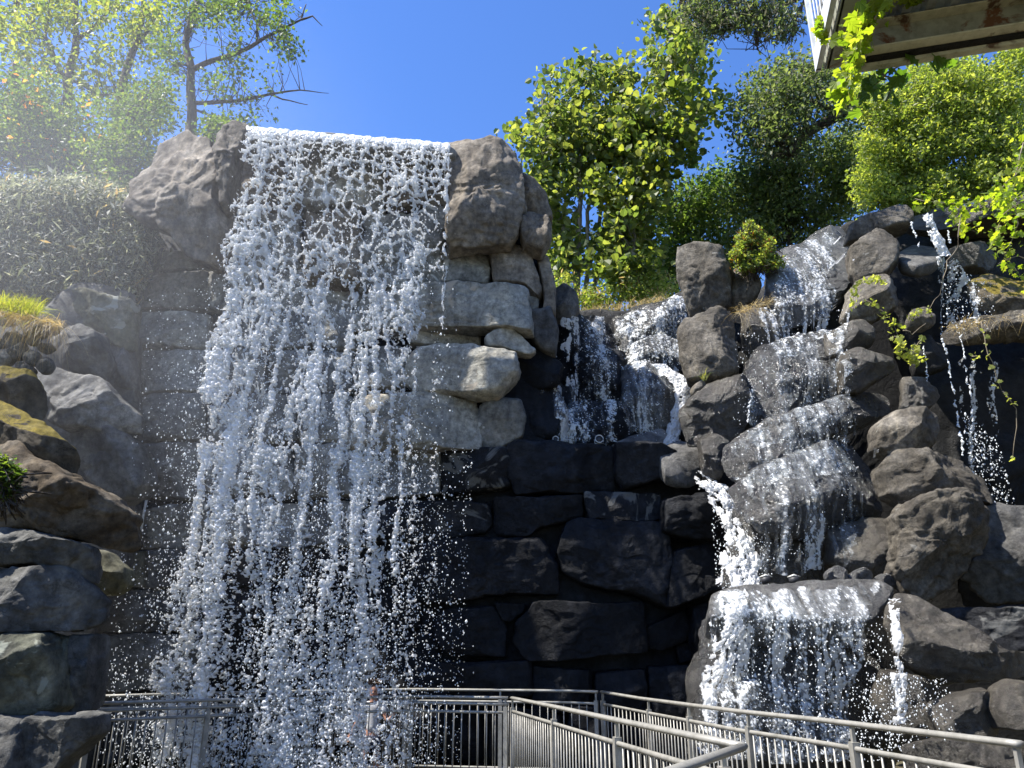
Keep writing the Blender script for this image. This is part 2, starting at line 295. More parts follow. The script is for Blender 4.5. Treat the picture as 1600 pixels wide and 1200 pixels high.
# ------------------------------------------------------------------ rocks
ROCKV, ROCKF, _rn = [], [], [0]
def resample(poly, n, sm=2):
    P = np.array(poly, float); P2 = np.vstack([P, P[:1]]); d = np.r_[0, np.cumsum(np.hypot(*np.diff(P2, axis=0).T))]
    s = np.linspace(0, d[-1], n, endpoint=False); Q = np.c_[np.interp(s, d, P2[:, 0]), np.interp(s, d, P2[:, 1])]
    for _ in range(sm): Q = .25*np.roll(Q, 1, 0)+.5*Q+.25*np.roll(Q, -1, 0)
    return Q
def centroid(P):
    x, y = P[:, 0], P[:, 1]; x1, y1 = np.roll(x, -1), np.roll(y, -1); c = x*y1-x1*y; A = c.sum()/2
    return np.array([((x+x1)*c).sum(), ((y+y1)*c).sum()])/(6*A)
rock_seed = [100]
def rock(name, poly, y, T, mat, parent=None, p=3.2, tilt=0.0, tx=0.0, amp=.05, fac=9, seed=None, nb=None, back=.7, cen=None, sm=None, freq=1.0, grow=1.0, fr=1.0):
    rock_seed[0] += 1; seed = seed or rock_seed[0]; rng = random.Random(seed)
    poly = np.array(poly, float); c0 = centroid(poly)
    if tilt >= .3: T0 = T; T = T*max(.22, .6-.42*tilt); back = back*T0/T*1.2; y = y-.2*T0
    if grow != 1.0: poly = c0+(poly-c0)*grow
    per = np.hypot(*np.diff(np.vstack([poly, poly[:1]]), axis=0).T).sum()
    n = nb or int(min(190, max(36, per/3.0))); n += n % 2
    Q = resample(poly, n, 2 if sm is None else sm)
    c = centroid(Q) if cen is None else np.array(cen, float)
    C = at(c[0], c[1], y); N = np.array([tx, -1.0, tilt]); N = np.array([tx*1.0, -1.0, tilt]); N /= np.linalg.norm(N)
    # plane: y = y0 + tilt*(z-zc) + tx*(x-xc)
    B = np.array([at_plane(q[0], q[1], C, N) for q in Q])
    nr = max(9, n//6); V = []; rr = []
    for side, TT in ((1, T), (-1, T*back)):
        for i in range(nr):
            r = math.sin((1-i/nr)*math.pi/2) if p < 4 else 1-(i/nr)**1.6
            if side == -1 and i == 0: continue
            h = TT*max(0, 1-r**p)**(1/p)
            V.append(C+(B-C)*r+N*h*side)
        V.append((C+N*TT*side)[None])
    V = np.vstack(V)
    FQ, FT = [], []
    idx = lambda ring, j: ring*n+(j % n)
    J = np.arange(n); J1 = (J+1) % n
    for i in range(nr-1): FQ.append(np.c_[i*n+J, i*n+J1, (i+1)*n+J1, (i+1)*n+J])
    ctop = nr*n; FT.append(np.c_[(nr-1)*n+J, (nr-1)*n+J1, np.full(n, ctop)])
    b0 = ctop+1
    FQ.append(np.c_[J1, J, b0+J, b0+J1])
    for i in range(nr-2): FQ.append(np.c_[b0+i*n+J1, b0+i*n+J, b0+(i+1)*n+J, b0+(i+1)*n+J1])
    cb = len(V)-1; FT.append(np.c_[b0+(nr-2)*n+J1, b0+(nr-2)*n+J, np.full(n, cb)])
    FQ = np.vstack(FQ); FT = np.vstack(FT)
    size = np.linalg.norm(B-C, axis=1).mean()
    # flat facets
    for k in range(fac):
        a = rng.uniform(-1, 1)*fr; e = rng.uniform(-.9, .9)*fr
        nn = np.array([a, -1.0, e])+N*.2; nn /= np.linalg.norm(nn)
        d = (V-C)@nn; lim = d.max()*rng.uniform(.58, .88)
        V = V-np.outer(np.maximum(0, d-lim)*.92, nn)
    # outward direction
    D = V-(C-N*T*.3); D /= np.linalg.norm(D, axis=1)[:, None]+1e-9
    s = seed*3.7
    f = freq
    A = amp*min(1.6, .45+size)
    x, yy, z = V.T
    disp = 1.1*fbm(x*1.3*f+s, yy*1.3*f, z*1.3*f, seed, 3)+.0
    disp = disp+.55*(1-2*np.abs(fbm(x*2.2*f, yy*2.2*f+s, z*2.2*f, seed+9, 4)))
    disp = disp+.38*fbm(x*6*f, yy*6*f, z*6*f+s, seed+17, 4, .62)-.30*np.clip(.16-np.abs(fbm(x*1.7*f+s, yy*1.7*f, z*1.7*f, seed+23, 3)), 0, 1)/.16
    q_ = 2.6*fbm(x*1.1*f, yy*1.1*f+s, z*1.5*f, seed+31, 3); fl = np.floor(q_); fr_ = q_-fl
    disp = disp+.42*(fl+np.clip((fr_-.88)/.12, 0, 1)-q_+.4)
    V = V+D*(disp*A)[:, None]
    ROCKV.append(V); o = _rn[0]; ROCKF.append(FQ+o); ROCKF.append(np.c_[FT, FT[:, 2]]+o); _rn[0] += len(V)
    return mk(name, V, [FQ, FT], mat, parent, True)
def boulder(poly, y, T, mat, label, group=None, name='boulder', **k):
    k.setdefault('grow', 1.0 if min(q[0] for q in poly) < 0 else 1.03)
    return tag(rock(name, poly, y, T, mat, **k), label, 'boulder', group)

# ---- main masonry wall: one thing, its big blocks are parts
wall = empty('stone_wall', (-1.5, 12.2, -1.0), 'tall wall of big stone blocks behind and beside the main waterfall', 'stone wall')
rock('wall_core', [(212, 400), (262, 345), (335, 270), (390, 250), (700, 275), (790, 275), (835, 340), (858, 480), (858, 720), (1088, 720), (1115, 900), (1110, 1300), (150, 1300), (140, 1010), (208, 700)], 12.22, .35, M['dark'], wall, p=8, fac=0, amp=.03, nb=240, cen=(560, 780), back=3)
BS = 'stone_block'
def blk(poly, y=11.75, T=.34, m='wall', p=5.2, **k):
    k.setdefault('amp', .035); k.setdefault('fac', 4); k.setdefault('grow', 1.03); k.setdefault('fr', .5)
    return rock(BS, poly, y, T, M[m], wall, p=p, **k)
# lower shaded courses
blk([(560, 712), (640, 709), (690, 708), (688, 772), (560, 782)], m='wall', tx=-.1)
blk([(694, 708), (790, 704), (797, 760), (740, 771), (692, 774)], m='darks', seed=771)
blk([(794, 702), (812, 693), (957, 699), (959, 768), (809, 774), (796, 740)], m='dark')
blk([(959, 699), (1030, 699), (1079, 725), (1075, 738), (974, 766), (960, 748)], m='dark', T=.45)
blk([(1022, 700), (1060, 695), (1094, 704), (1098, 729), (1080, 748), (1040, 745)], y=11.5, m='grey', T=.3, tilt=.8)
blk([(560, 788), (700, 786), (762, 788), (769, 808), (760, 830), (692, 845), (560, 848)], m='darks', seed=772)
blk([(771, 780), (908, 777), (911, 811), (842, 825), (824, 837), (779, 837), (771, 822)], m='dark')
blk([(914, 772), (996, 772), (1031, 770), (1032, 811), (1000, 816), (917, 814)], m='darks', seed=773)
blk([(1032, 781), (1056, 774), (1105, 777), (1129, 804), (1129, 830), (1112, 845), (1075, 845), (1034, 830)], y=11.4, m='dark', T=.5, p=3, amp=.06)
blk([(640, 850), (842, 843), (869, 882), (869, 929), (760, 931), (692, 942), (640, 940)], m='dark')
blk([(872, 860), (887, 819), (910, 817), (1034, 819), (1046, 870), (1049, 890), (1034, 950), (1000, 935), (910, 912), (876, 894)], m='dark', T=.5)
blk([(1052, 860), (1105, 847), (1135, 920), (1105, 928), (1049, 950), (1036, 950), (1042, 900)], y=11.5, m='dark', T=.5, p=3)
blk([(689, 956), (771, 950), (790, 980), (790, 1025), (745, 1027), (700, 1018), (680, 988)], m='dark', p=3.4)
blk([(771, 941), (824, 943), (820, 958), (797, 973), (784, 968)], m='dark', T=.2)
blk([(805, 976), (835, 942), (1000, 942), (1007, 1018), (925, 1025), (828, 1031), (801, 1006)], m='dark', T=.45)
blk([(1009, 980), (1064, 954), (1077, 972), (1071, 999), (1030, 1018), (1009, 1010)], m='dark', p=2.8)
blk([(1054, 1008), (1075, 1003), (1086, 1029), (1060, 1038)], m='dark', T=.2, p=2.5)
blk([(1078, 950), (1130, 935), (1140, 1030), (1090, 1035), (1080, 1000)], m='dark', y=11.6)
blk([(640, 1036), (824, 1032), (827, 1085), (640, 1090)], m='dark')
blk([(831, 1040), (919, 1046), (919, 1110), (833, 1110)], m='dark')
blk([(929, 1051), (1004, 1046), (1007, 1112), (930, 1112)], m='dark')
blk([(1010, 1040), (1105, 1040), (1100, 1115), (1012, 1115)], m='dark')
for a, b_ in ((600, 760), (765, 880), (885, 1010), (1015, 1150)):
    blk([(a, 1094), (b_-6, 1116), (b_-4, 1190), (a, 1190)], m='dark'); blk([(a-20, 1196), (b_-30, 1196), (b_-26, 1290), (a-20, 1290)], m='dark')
# lit upper courses beside the fall
blk([(690, 398), (766, 398), (766, 449), (690, 450)], m='wall')
blk([(766, 401), (793, 389), (824, 394), (848, 459), (842, 470), (821, 452), (773, 449)], m='top', T=.36)
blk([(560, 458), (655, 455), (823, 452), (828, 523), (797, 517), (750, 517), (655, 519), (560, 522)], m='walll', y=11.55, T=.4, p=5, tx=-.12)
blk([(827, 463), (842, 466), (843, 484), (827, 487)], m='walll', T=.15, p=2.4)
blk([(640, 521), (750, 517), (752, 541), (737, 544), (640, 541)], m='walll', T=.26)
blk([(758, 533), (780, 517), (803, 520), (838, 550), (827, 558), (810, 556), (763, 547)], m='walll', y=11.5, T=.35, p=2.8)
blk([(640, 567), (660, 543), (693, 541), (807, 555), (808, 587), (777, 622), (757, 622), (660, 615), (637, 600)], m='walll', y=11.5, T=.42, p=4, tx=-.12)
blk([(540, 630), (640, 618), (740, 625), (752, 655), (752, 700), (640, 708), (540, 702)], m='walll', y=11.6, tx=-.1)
blk([(750, 640), (763, 625), (813, 627), (823, 653), (817, 683), (783, 703), (757, 705), (750, 687)], m='wall', p=3, y=11.7)
blk([(560, 548), (630, 545), (636, 565), (632, 605), (560, 612)], m='wall')
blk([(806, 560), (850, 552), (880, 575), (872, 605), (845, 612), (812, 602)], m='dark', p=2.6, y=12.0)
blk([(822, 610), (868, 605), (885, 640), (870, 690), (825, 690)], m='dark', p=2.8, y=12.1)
# overhanging crown rocks to the right of the lip
blk([(700, 222), (721, 221), (745, 230), (762, 219), (783, 223), (807, 243), (816, 277), (820, 322), (809, 363), (797, 386), (745, 394), (700, 398)], y=11.25, T=.75, m='top', p=3.0, amp=.055, fac=10, fr=.5, freq=.8, seed=905, grow=1.0)
blk([(812, 282), (832, 289), (852, 312), (864, 345), (850, 352), (826, 345), (812, 330)], y=11.7, T=.5, m='top', p=2.4, amp=.07)
blk([(812, 350), (830, 336), (858, 344), (863, 384), (846, 405), (814, 392)], y=11.45, T=.45, m='top', p=2.4, amp=.07)
blk([(838, 400), (856, 408), (868, 455), (868, 500), (846, 500), (850, 470)], y=11.8, T=.3, m='top', p=2.6)
blk([(828, 492), (860, 483), (873, 520), (868, 560), (845, 550), (828, 530)], y=11.85, T=.4, m='grey', p=2.6)
# crown rocks at the left of the lip
blk([(196, 328), (199, 304), (204, 278), (230, 256), (238, 236), (250, 222), (266, 212), (292, 211), (316, 222), (338, 232), (346, 250), (352, 270), (356, 290), (352, 310), (352, 336), (357, 354), (356, 372), (350, 396), (346, 424), (305, 412), (270, 376), (248, 352), (224, 344)], y=10.75, T=.9, m='top', p=2.5, amp=.06, fac=10, fr=.5, freq=.8, seed=911, grow=1.0)
blk([(338, 236), (350, 210), (364, 193), (380, 191), (392, 194), (384, 212), (382, 232), (374, 260), (370, 292), (362, 336), (352, 342), (348, 300), (346, 260)], y=10.45, T=.45, m='top', p=2.6, amp=.07, fac=4, grow=1.0)
# rocks seen through the water curtain
for poly, mm in (([(372, 226), (470, 228), (474, 330), (366, 326)], 'top'), ([(476, 230), (600, 240), (598, 330), (478, 335)], 'wall'), ([(604, 242), (702, 250), (700, 330), (603, 333)], 'top'),
                 ([(350, 332), (470, 334), (474, 425), (346, 425)], 'wall'), ([(478, 338), (560, 338), (566, 450), (478, 448)], 'top'), ([(566, 338), (700, 336), (690, 392), (688, 450), (570, 452)], 'wall')):
    blk(poly, y=11.6, T=.45, m=mm, p=3.2, amp=.07)
rock('lip_ledge', [(384, 220), (545, 232), (712, 246), (712, 262), (545, 252), (384, 240)], 11.1, .45, M['wall'], wall, p=5, tx=.14, fac=0, amp=.02, back=2.5)
rows = [(430, 490), (493, 548), (552, 618), (622, 695), (700, 778), (784, 856), (862, 918), (922, 985), (990, 1075), (1082, 1180), (1186, 1290)]
rg = random.Random(4)
for i, (a, b_) in enumerate(rows):
    x = 330 + rg.uniform(-10, 20)
    while x < (690 if i > 6 else 545):
        w = rg.uniform(80, 150); e = min(x+w, 690 if i > 6 else 556)
        if e-x > 30:
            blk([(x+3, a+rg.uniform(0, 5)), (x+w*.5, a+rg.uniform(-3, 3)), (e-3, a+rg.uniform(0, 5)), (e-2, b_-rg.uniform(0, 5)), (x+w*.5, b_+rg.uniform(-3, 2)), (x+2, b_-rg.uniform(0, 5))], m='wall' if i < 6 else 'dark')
        x = e+3
# left courses of the wall
for poly, mm in (([(229, 407), (320, 401), (345, 428), (232, 430)], 'wall'), ([(224, 435), (335, 432), (335, 487), (221, 489)], 'wall'),
    ([(218, 493), (332, 493), (326, 546), (212, 550)], 'wall'), ([(210, 572), (222, 554), (326, 552), (326, 616), (213, 616)], 'wall'),
    ([(213, 622), (326, 620), (326, 690), (214, 694)], 'wall'), ([(232, 700), (326, 698), (326, 778), (242, 780)], 'wall'),
    ([(217, 806), (326, 786), (326, 855), (217, 857)], 'wall'), ([(199, 868), (234, 862), (236, 918), (199, 920)], 'bankm'),
    ([(240, 862), (330, 860), (330, 918), (240, 920)], 'bankd'), ([(160, 925), (330, 922), (330, 985), (162, 986)], 'bankd'),
    ([(168, 992), (330, 990), (330, 1075), (165, 1082)], 'bankd'), ([(150, 994), (165, 992), (163, 1082), (147, 1084)], 'bankd'), ([(150, 1090), (330, 1086), (330, 1180), (150, 1190)], 'bankd')):
    blk(poly, m=mm, y=11.8)

# ---- left bank boulders
G = 'boulders stacked on the bank beside the waterfall'
boulder([(104, 463), (140, 460), (213, 474), (207, 545), (171, 541), (139, 515), (107, 502)], 10.9, .45, M['bankm'], 'squarish lichen stained boulder just under the dark juniper hedge', G, p=3.5)
boulder([(70, 524), (101, 508), (160, 527), (175, 567), (160, 595), (128, 582), (88, 567)], 10.3, .5, M['bank'], 'pale grey boulder below the grass tuft and the lichen stained one', G, p=3.2)
boulder([(171, 549), (197, 546), (210, 572), (206, 609), (187, 606), (163, 593)], 11.0, .4, M['bankd'], 'small dark wedge rock against the wall beside the pale grey boulder', G)
boulder([(55, 575), (100, 578), (165, 596), (213, 647), (213, 675), (107, 673), (61, 642), (52, 600)], 10.0, .6, M['bank'], 'broad smooth grey boulder above the brown mossy one', G, p=3.2)
boulder([(-40, 578), (56, 587), (66, 607), (68, 624), (53, 642), (-40, 626)], 8.4, .45, M['moss'], 'flat moss covered block at the picture edge under the rubble', G, p=3.4, tilt=.5)
boulder([(-40, 620), (37, 645), (88, 670), (116, 702), (108, 724), (60, 712), (0, 700), (-40, 700)], 8.1, .5, M['moss'], 'sloping rock with a bright golden moss top', G, tilt=.6)
boulder([(-60, 690), (30, 695), (56, 713), (93, 732), (173, 778), (208, 806), (213, 853), (200, 867), (143, 851), (56, 831), (-60, 812)], 7.8, .7, M['mossd'], 'largest red brown boulder with a mossy ridge', G, p=2.8, amp=.07)
boulder([(122, 682), (190, 672), (225, 700), (236, 755), (225, 778), (190, 780), (140, 745), (120, 715)], 10.2, .6, M['bankd'], 'rounded dark boulder in the wall corner behind the red brown one', G, amp=.06)
boulder([(-60, 822), (78, 832), (152, 853), (156, 871), (149, 914), (78, 886), (-60, 882)], 7.7, .5, M['bankd'], 'long dark slab lying right under the red brown boulder', G, p=3.2)
boulder([(-60, 887), (108, 889), (156, 938), (161, 966), (143, 984), (56, 987), (-60, 982)], 7.6, .6, M['bankd'], 'big smooth dark block under the long slab', G, p=3.4)
boulder([(154, 862), (173, 862), (203, 888), (200, 911), (182, 929), (154, 927)], 9.4, .4, M['bankm'], 'small whitish angular stone wedged beside the dark slab', G)
boulder([(-60, 990), (74, 989), (90, 1040), (85, 1102), (60, 1116), (-60, 1116)], 7.4, .5, M['banks'], 'dark block with white streaks, above the lowest light rock', G, p=3.5)
boulder([(70, 989), (108, 998), (106, 1096), (85, 1116), (68, 1060)], 7.6, .4, M['banks'], 'narrow upright stone with a pale green stripe', G, p=3)
boulder([(106, 998), (156, 989), (155, 1035), (145, 1112), (104, 1114)], 7.8, .45, M['bankd'], 'upright dark stone next to the start of the railing', G, p=3)
boulder([(28, 1150), (52, 1117), (154, 1117), (154, 1148), (108, 1187), (78, 1220), (30, 1240)], 7.2, .5, M['bankd'], 'pointed dark rock overhanging the railing end', G)
boulder([(-60, 1118), (34, 1120), (36, 1260), (-60, 1260)], 7.1, .5, M['bank'], 'light grey rock in the bottom corner of the bank', G, p=3.4)
rg = random.Random(8)
for i, (x, y, r) in enumerate([(8, 560, 16), (30, 548, 18), (52, 562, 14), (44, 580, 10), (70, 572, 12), (20, 532, 18), (50, 530, 16), (74, 545, 12), (0, 585, 12), (32, 572, 9), (64, 520, 11), (4, 540, 14)]):
    poly = [(x+r*math.cos(a)*rg.uniform(.8, 1.2), y+.8*r*math.sin(a)*rg.uniform(.8, 1.2)) for a in np.linspace(0, 2*math.pi, 8)[:-1]]
    tag(rock('rubble_stone', poly, 8.7, .12, M['bank'], p=2.3, fac=4), 'small broken grey stone in the heap under the grass tuft', 'stone', 'rubble stones under the grass tuft')
# bank body behind the boulders
tag(rock('earth_bank', [(-260, 470), (40, 520), (120, 455), (215, 462), (222, 700), (205, 870), (150, 1000), (140, 1300), (-260, 1300)], 10.9, .5, M['bankd'], p=7, fac=0, nb=160, back=2, tx=.3), 'dark earth bank between and behind the stacked boulders', kind='structure')

# ---- alcove cascade (shaded) behind the ledge
G2 = 'wet rocks of the shaded middle cascade'
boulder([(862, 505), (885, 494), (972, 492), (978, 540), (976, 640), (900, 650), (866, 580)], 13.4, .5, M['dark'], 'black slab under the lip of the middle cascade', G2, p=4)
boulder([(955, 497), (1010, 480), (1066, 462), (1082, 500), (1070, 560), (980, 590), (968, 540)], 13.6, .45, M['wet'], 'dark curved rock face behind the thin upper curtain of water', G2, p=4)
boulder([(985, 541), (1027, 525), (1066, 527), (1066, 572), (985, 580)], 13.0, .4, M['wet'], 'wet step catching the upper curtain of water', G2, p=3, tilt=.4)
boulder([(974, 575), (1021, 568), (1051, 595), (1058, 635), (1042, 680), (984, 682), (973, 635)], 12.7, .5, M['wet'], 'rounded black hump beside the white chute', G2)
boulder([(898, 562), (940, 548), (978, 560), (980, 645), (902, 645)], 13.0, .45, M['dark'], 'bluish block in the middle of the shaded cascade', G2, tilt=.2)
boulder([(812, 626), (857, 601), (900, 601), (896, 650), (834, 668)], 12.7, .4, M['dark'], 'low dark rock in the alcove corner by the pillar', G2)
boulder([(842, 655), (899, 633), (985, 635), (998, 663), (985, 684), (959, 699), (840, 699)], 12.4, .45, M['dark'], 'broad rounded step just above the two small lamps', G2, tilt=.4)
boulder([(955, 697), (1030, 674), (1060, 690), (1075, 704), (1041, 712), (960, 710)], 12.1, .35, M['grey'], 'flat grey shelf where the white chute lands', G2, tilt=1.0)
boulder([(858, 456), (880, 452), (900, 461), (904, 482), (895, 500), (860, 506)], 12.6, .5, M['grey'], 'dark rock on top behind the pillar', G2)
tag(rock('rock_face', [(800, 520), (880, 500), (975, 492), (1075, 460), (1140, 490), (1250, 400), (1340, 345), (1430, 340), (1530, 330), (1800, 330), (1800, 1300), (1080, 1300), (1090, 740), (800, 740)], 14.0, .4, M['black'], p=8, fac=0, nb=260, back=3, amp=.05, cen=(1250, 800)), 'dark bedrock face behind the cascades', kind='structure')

# ---- right hand rocks
G3 = 'boulders around the sunlit cascade'
boulder([(1061, 397), (1092, 389), (1129, 397), (1134, 414), (1141, 425), (1142, 479), (1112, 490), (1078, 502), (1072, 476), (1063, 442)], 11.9, .45, M['brown'], 'upright tooth shaped boulder standing on the lip between the cascades', G3, p=3.4, fac=6, tx=-.3)
boulder([(1139, 430), (1157, 404), (1176, 417), (1185, 454), (1173, 478), (1146, 485), (1140, 459)], 11.9, .4, M['brown'], 'small rounded boulder with the rusty fern growing over it', G3)
boulder([(1061, 527), (1072, 510), (1095, 499), (1126, 488), (1146, 499), (1150, 530), (1154, 578), (1120, 592), (1075, 597), (1066, 561)], 11.3, .5, M['brown'], 'grey brown boulder directly below the tooth shaped one', G3, p=3, tx=-.3, tilt=.25)
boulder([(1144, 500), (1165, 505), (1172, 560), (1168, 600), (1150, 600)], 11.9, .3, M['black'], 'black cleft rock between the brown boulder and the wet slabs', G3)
boulder([(1059, 644), (1083, 621), (1112, 601), (1163, 589), (1168, 635), (1160, 677), (1112, 688), (1069, 691)], 11.0, .5, M['wetb'], 'mossy brown boulder to the side of the white chute', G3, tx=-.2, tilt=.3)
boulder([(1080, 608), (1098, 592), (1106, 604), (1083, 618)], 11.1, .15, M['brown'], 'tiny stone pinched between two brown boulders', G3)
boulder([(1092, 688), (1117, 682), (1136, 692), (1138, 722), (1125, 748), (1098, 742)], 10.8, .3, M['wetb'], 'ochre rock at the top of the foaming chute', G3)
boulder([(1205, 408), (1262, 378), (1322, 345), (1345, 378), (1342, 440), (1300, 475), (1225, 500), (1200, 450)], 12.0, .55, M['wetg'], 'steep pale slab at the head of the sunlit cascade', G3, p=4, tilt=.75, amp=.05)
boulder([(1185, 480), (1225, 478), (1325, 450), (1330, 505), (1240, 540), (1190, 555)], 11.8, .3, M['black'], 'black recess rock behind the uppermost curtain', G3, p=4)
boulder([(1160, 485), (1210, 478), (1225, 545), (1180, 565), (1160, 540)], 11.4, .3, M['wetb'], 'wet rock under the dry grass', G3)
boulder([(1320, 382), (1330, 350), (1365, 333), (1382, 355), (1376, 370), (1350, 376)], 11.4, .35, M['brown'], 'sloping stone under the top boulder of the cascade', G3)
boulder([(1360, 332), (1380, 325), (1407, 324), (1420, 343), (1418, 360), (1377, 360)], 11.1, .4, M['brown'], 'topmost rounded boulder beside the narrow falls', G3)
boulder([(1326, 394), (1374, 366), (1395, 385), (1399, 408), (1380, 434), (1342, 440), (1328, 425)], 10.9, .5, M['brown'], 'angular boulder above the leafy one', G3, tx=-.2, tilt=.2)
boulder([(1329, 452), (1348, 436), (1377, 434), (1395, 453), (1402, 482), (1366, 507), (1337, 507), (1318, 498)], 10.7, .45, M['brown'], 'boulder half covered by yellow green ivy', G3)
boulder([(1290, 520), (1345, 500), (1361, 510), (1362, 537), (1320, 558), (1295, 556)], 10.6, .35, M['wetb'], 'knobbly end of the ledge under the leafy boulder', G3)
boulder([(1167, 572), (1187, 553), (1241, 530), (1314, 508), (1335, 530), (1328, 590), (1312, 628), (1200, 668), (1163, 662)], 11.1, .5, M['wet'], 'upper wet slab with water running down its face', G3, p=4, tilt=.35)
boulder([(1315, 558), (1331, 550), (1365, 558), (1388, 564), (1392, 583), (1343, 612), (1315, 614)], 10.5, .4, M['wetb'], 'dull rock at the end of the upper wet slab', G3)
boulder([(1130, 683), (1242, 646), (1325, 616), (1370, 601), (1400, 602), (1413, 617), (1385, 640), (1311, 669), (1256, 704), (1153, 745), (1134, 716)], 10.5, .5, M['wet'], 'long wet slab crossing the middle of the cascade', G3, p=2.6, tilt=.5, nb=130)
boulder([(1411, 592), (1440, 598), (1466, 622), (1440, 642), (1411, 636)], 10.2, .25, M['wetb'], 'layered stones above the round boulder', G3, freq=2.2)
boulder([(1369, 667), (1394, 647), (1432, 642), (1453, 655), (1454, 683), (1443, 705), (1394, 715), (1367, 702)], 9.7, .42, M['brown'], 'round boulder, highest of the three stacked ones', G3, amp=.05)
boulder([(1376, 739), (1390, 717), (1418, 706), (1473, 706), (1510, 722), (1544, 751), (1533, 784), (1462, 788), (1407, 795), (1379, 774)], 9.4, .55, M['brown'], 'wide boulder, middle of the three stacked ones', G3, amp=.06)
boulder([(1143, 751), (1187, 733), (1256, 709), (1318, 684), (1364, 685), (1382, 713), (1379, 772), (1389, 794), (1325, 824), (1256, 826), (1187, 814), (1150, 785)], 10.1, .55, M['wet'], 'lower wet slab glittering in the sun', G3, p=3.2, tilt=.45, nb=130)
boulder([(1389, 812), (1435, 786), (1497, 773), (1523, 779), (1542, 800), (1538, 860), (1512, 895), (1476, 922), (1438, 940), (1421, 933), (1388, 898), (1396, 841)], 8.9, .7, M['brown'], 'big angular boulder with a white scar, lowest of the stack', G3, p=3, fac=12, amp=.08, tx=-.25, seed=332)
boulder([(1530, 800), (1570, 788), (1700, 806), (1700, 910), (1560, 945), (1510, 905)], 9.3, .5, M['grey'], 'dark boulder beside the big angular one at the edge', G3)
boulder([(1150, 800), (1250, 830), (1310, 825), (1310, 900), (1200, 920), (1130, 920)], 10.5, .3, M['wet'], 'black rock in the spray beside the foaming chute', G3, p=3)
boulder([(1297, 829), (1359, 813), (1396, 811), (1396, 900), (1342, 903), (1295, 880)], 9.9, .4, M['wetb'], 'wet brown block next to the big angular boulder', G3, p=3.4)
for poly, nm in (([(1288, 897), (1305, 883), (1324, 892), (1324, 908), (1291, 912)], 'small'), ([(1322, 899), (1345, 887), (1364, 900), (1357, 911), (1326, 911)], 'low'), ([(1354, 911), (1380, 897), (1398, 905), (1394, 920)], 'flat')):
    boulder(poly, 9.2, .15, M['wetg'], '%s wet stone on the shelf above the bottom fall, %s of three' % (nm, {'small': 'first', 'low': 'second', 'flat': 'third'}[nm]), G3)
boulder([(1115, 935), (1160, 920), (1250, 914), (1370, 913), (1396, 924), (1372, 970), (1350, 980), (1222, 976), (1108, 970)], 8.9, .5, M['wetg'], 'wide flat ledge the bottom fall pours over', G3, p=5, tilt=.9, amp=.03, fac=0, nb=140)
boulder([(1100, 968), (1240, 972), (1360, 972), (1400, 990), (1430, 1130), (1410, 1240), (1080, 1240), (1085, 1100)], 9.1, .35, M['wet'], 'dark undercut rock behind the bottom fall', G3, p=5, nb=140)
boulder([(1392, 952), (1414, 935), (1442, 937), (1462, 955), (1511, 985), (1548, 1013), (1620, 1028), (1620, 1046), (1531, 1058), (1480, 1066), (1428, 1044), (1406, 1024), (1398, 980)], 8.2, .5, M['wetb'], 'rough brown boulder right of the bottom fall', G3, amp=.05)
boulder([(1462, 953), (1560, 946), (1700, 950), (1700, 1030), (1550, 1018), (1500, 984)], 8.7, .4, M['darks'], 'dark rock with a white mineral streak', G3, seed=777)
boulder([(1449, 1113), (1462, 1097), (1500, 1079), (1540, 1075), (1548, 1090), (1558, 1146), (1540, 1158), (1462, 1146)], 7.6, .4, M['wetb'], 'squat wet boulder just above the far handrail', G3, p=3)
boulder([(1555, 1106), (1566, 1077), (1580, 1066), (1640, 1066), (1640, 1140), (1566, 1136)], 7.4, .35, M['wetb'], 'boulder cut by the picture edge above the handrail bend', G3)
boulder([(1385, 1050), (1440, 1058), (1468, 1090), (1450, 1140), (1400, 1150), (1375, 1100)], 8.2, .35, M['wetb'], 'splashed rock at the foot of the bottom fall', G3)
boulder([(1420, 1165), (1480, 1150), (1640, 1160), (1640, 1230), (1420, 1230)], 7.2, .3, M['wetb'], 'low wet rock in the pool seen through the railing', G3)
# dark recess with the narrow falls
G4 = 'rocks in the dark recess under the vines'
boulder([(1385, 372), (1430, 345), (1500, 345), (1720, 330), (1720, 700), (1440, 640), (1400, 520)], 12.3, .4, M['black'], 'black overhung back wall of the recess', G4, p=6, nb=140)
boulder([(1440, 520), (1520, 505), (1720, 500), (1720, 960), (1530, 960), (1440, 700)], 11.6, .3, M['black'], 'wet wall in black shade below the root covered ledge', G4, p=6, nb=140)
boulder([(1403, 398), (1425, 385), (1455, 388), (1474, 400), (1462, 412), (1435, 418), (1408, 412)], 11.2, .3, M['grey'], 'smooth flat basin stone catching the narrow fall', G4, tilt=1.2, amp=.01, fac=0)
boulder([(1480, 392), (1530, 385), (1560, 400), (1545, 420), (1490, 420)], 11.3, .3, M['wetb'], 'lumpy rock behind the narrow fall', G4)
boulder([(1512, 440), (1540, 432), (1580, 445), (1700, 462), (1700, 490), (1560, 480), (1520, 470)], 11.0, .35, M['moss'], 'mossy brown ledge on the recess wall', G4, tilt=.5)
boulder([(1474, 514), (1500, 503), (1560, 498), (1700, 488), (1700, 512), (1560, 516), (1490, 524)], 10.6, .35, M['brown'], 'long thin ledge covered with dry roots', G4, tilt=.6)
boulder([(1415, 500), (1424, 484), (1445, 479), (1459, 492), (1461, 510), (1440, 520), (1420, 516)], 10.4, .22, M['brown'], 'small round stone topped with pale leaves', G4)
boulder([(1420, 535), (1450, 525), (1480, 540), (1475, 580), (1430, 590)], 10.6, .25, M['black'], 'dark stone behind the bunch of yellow leaves', G4)
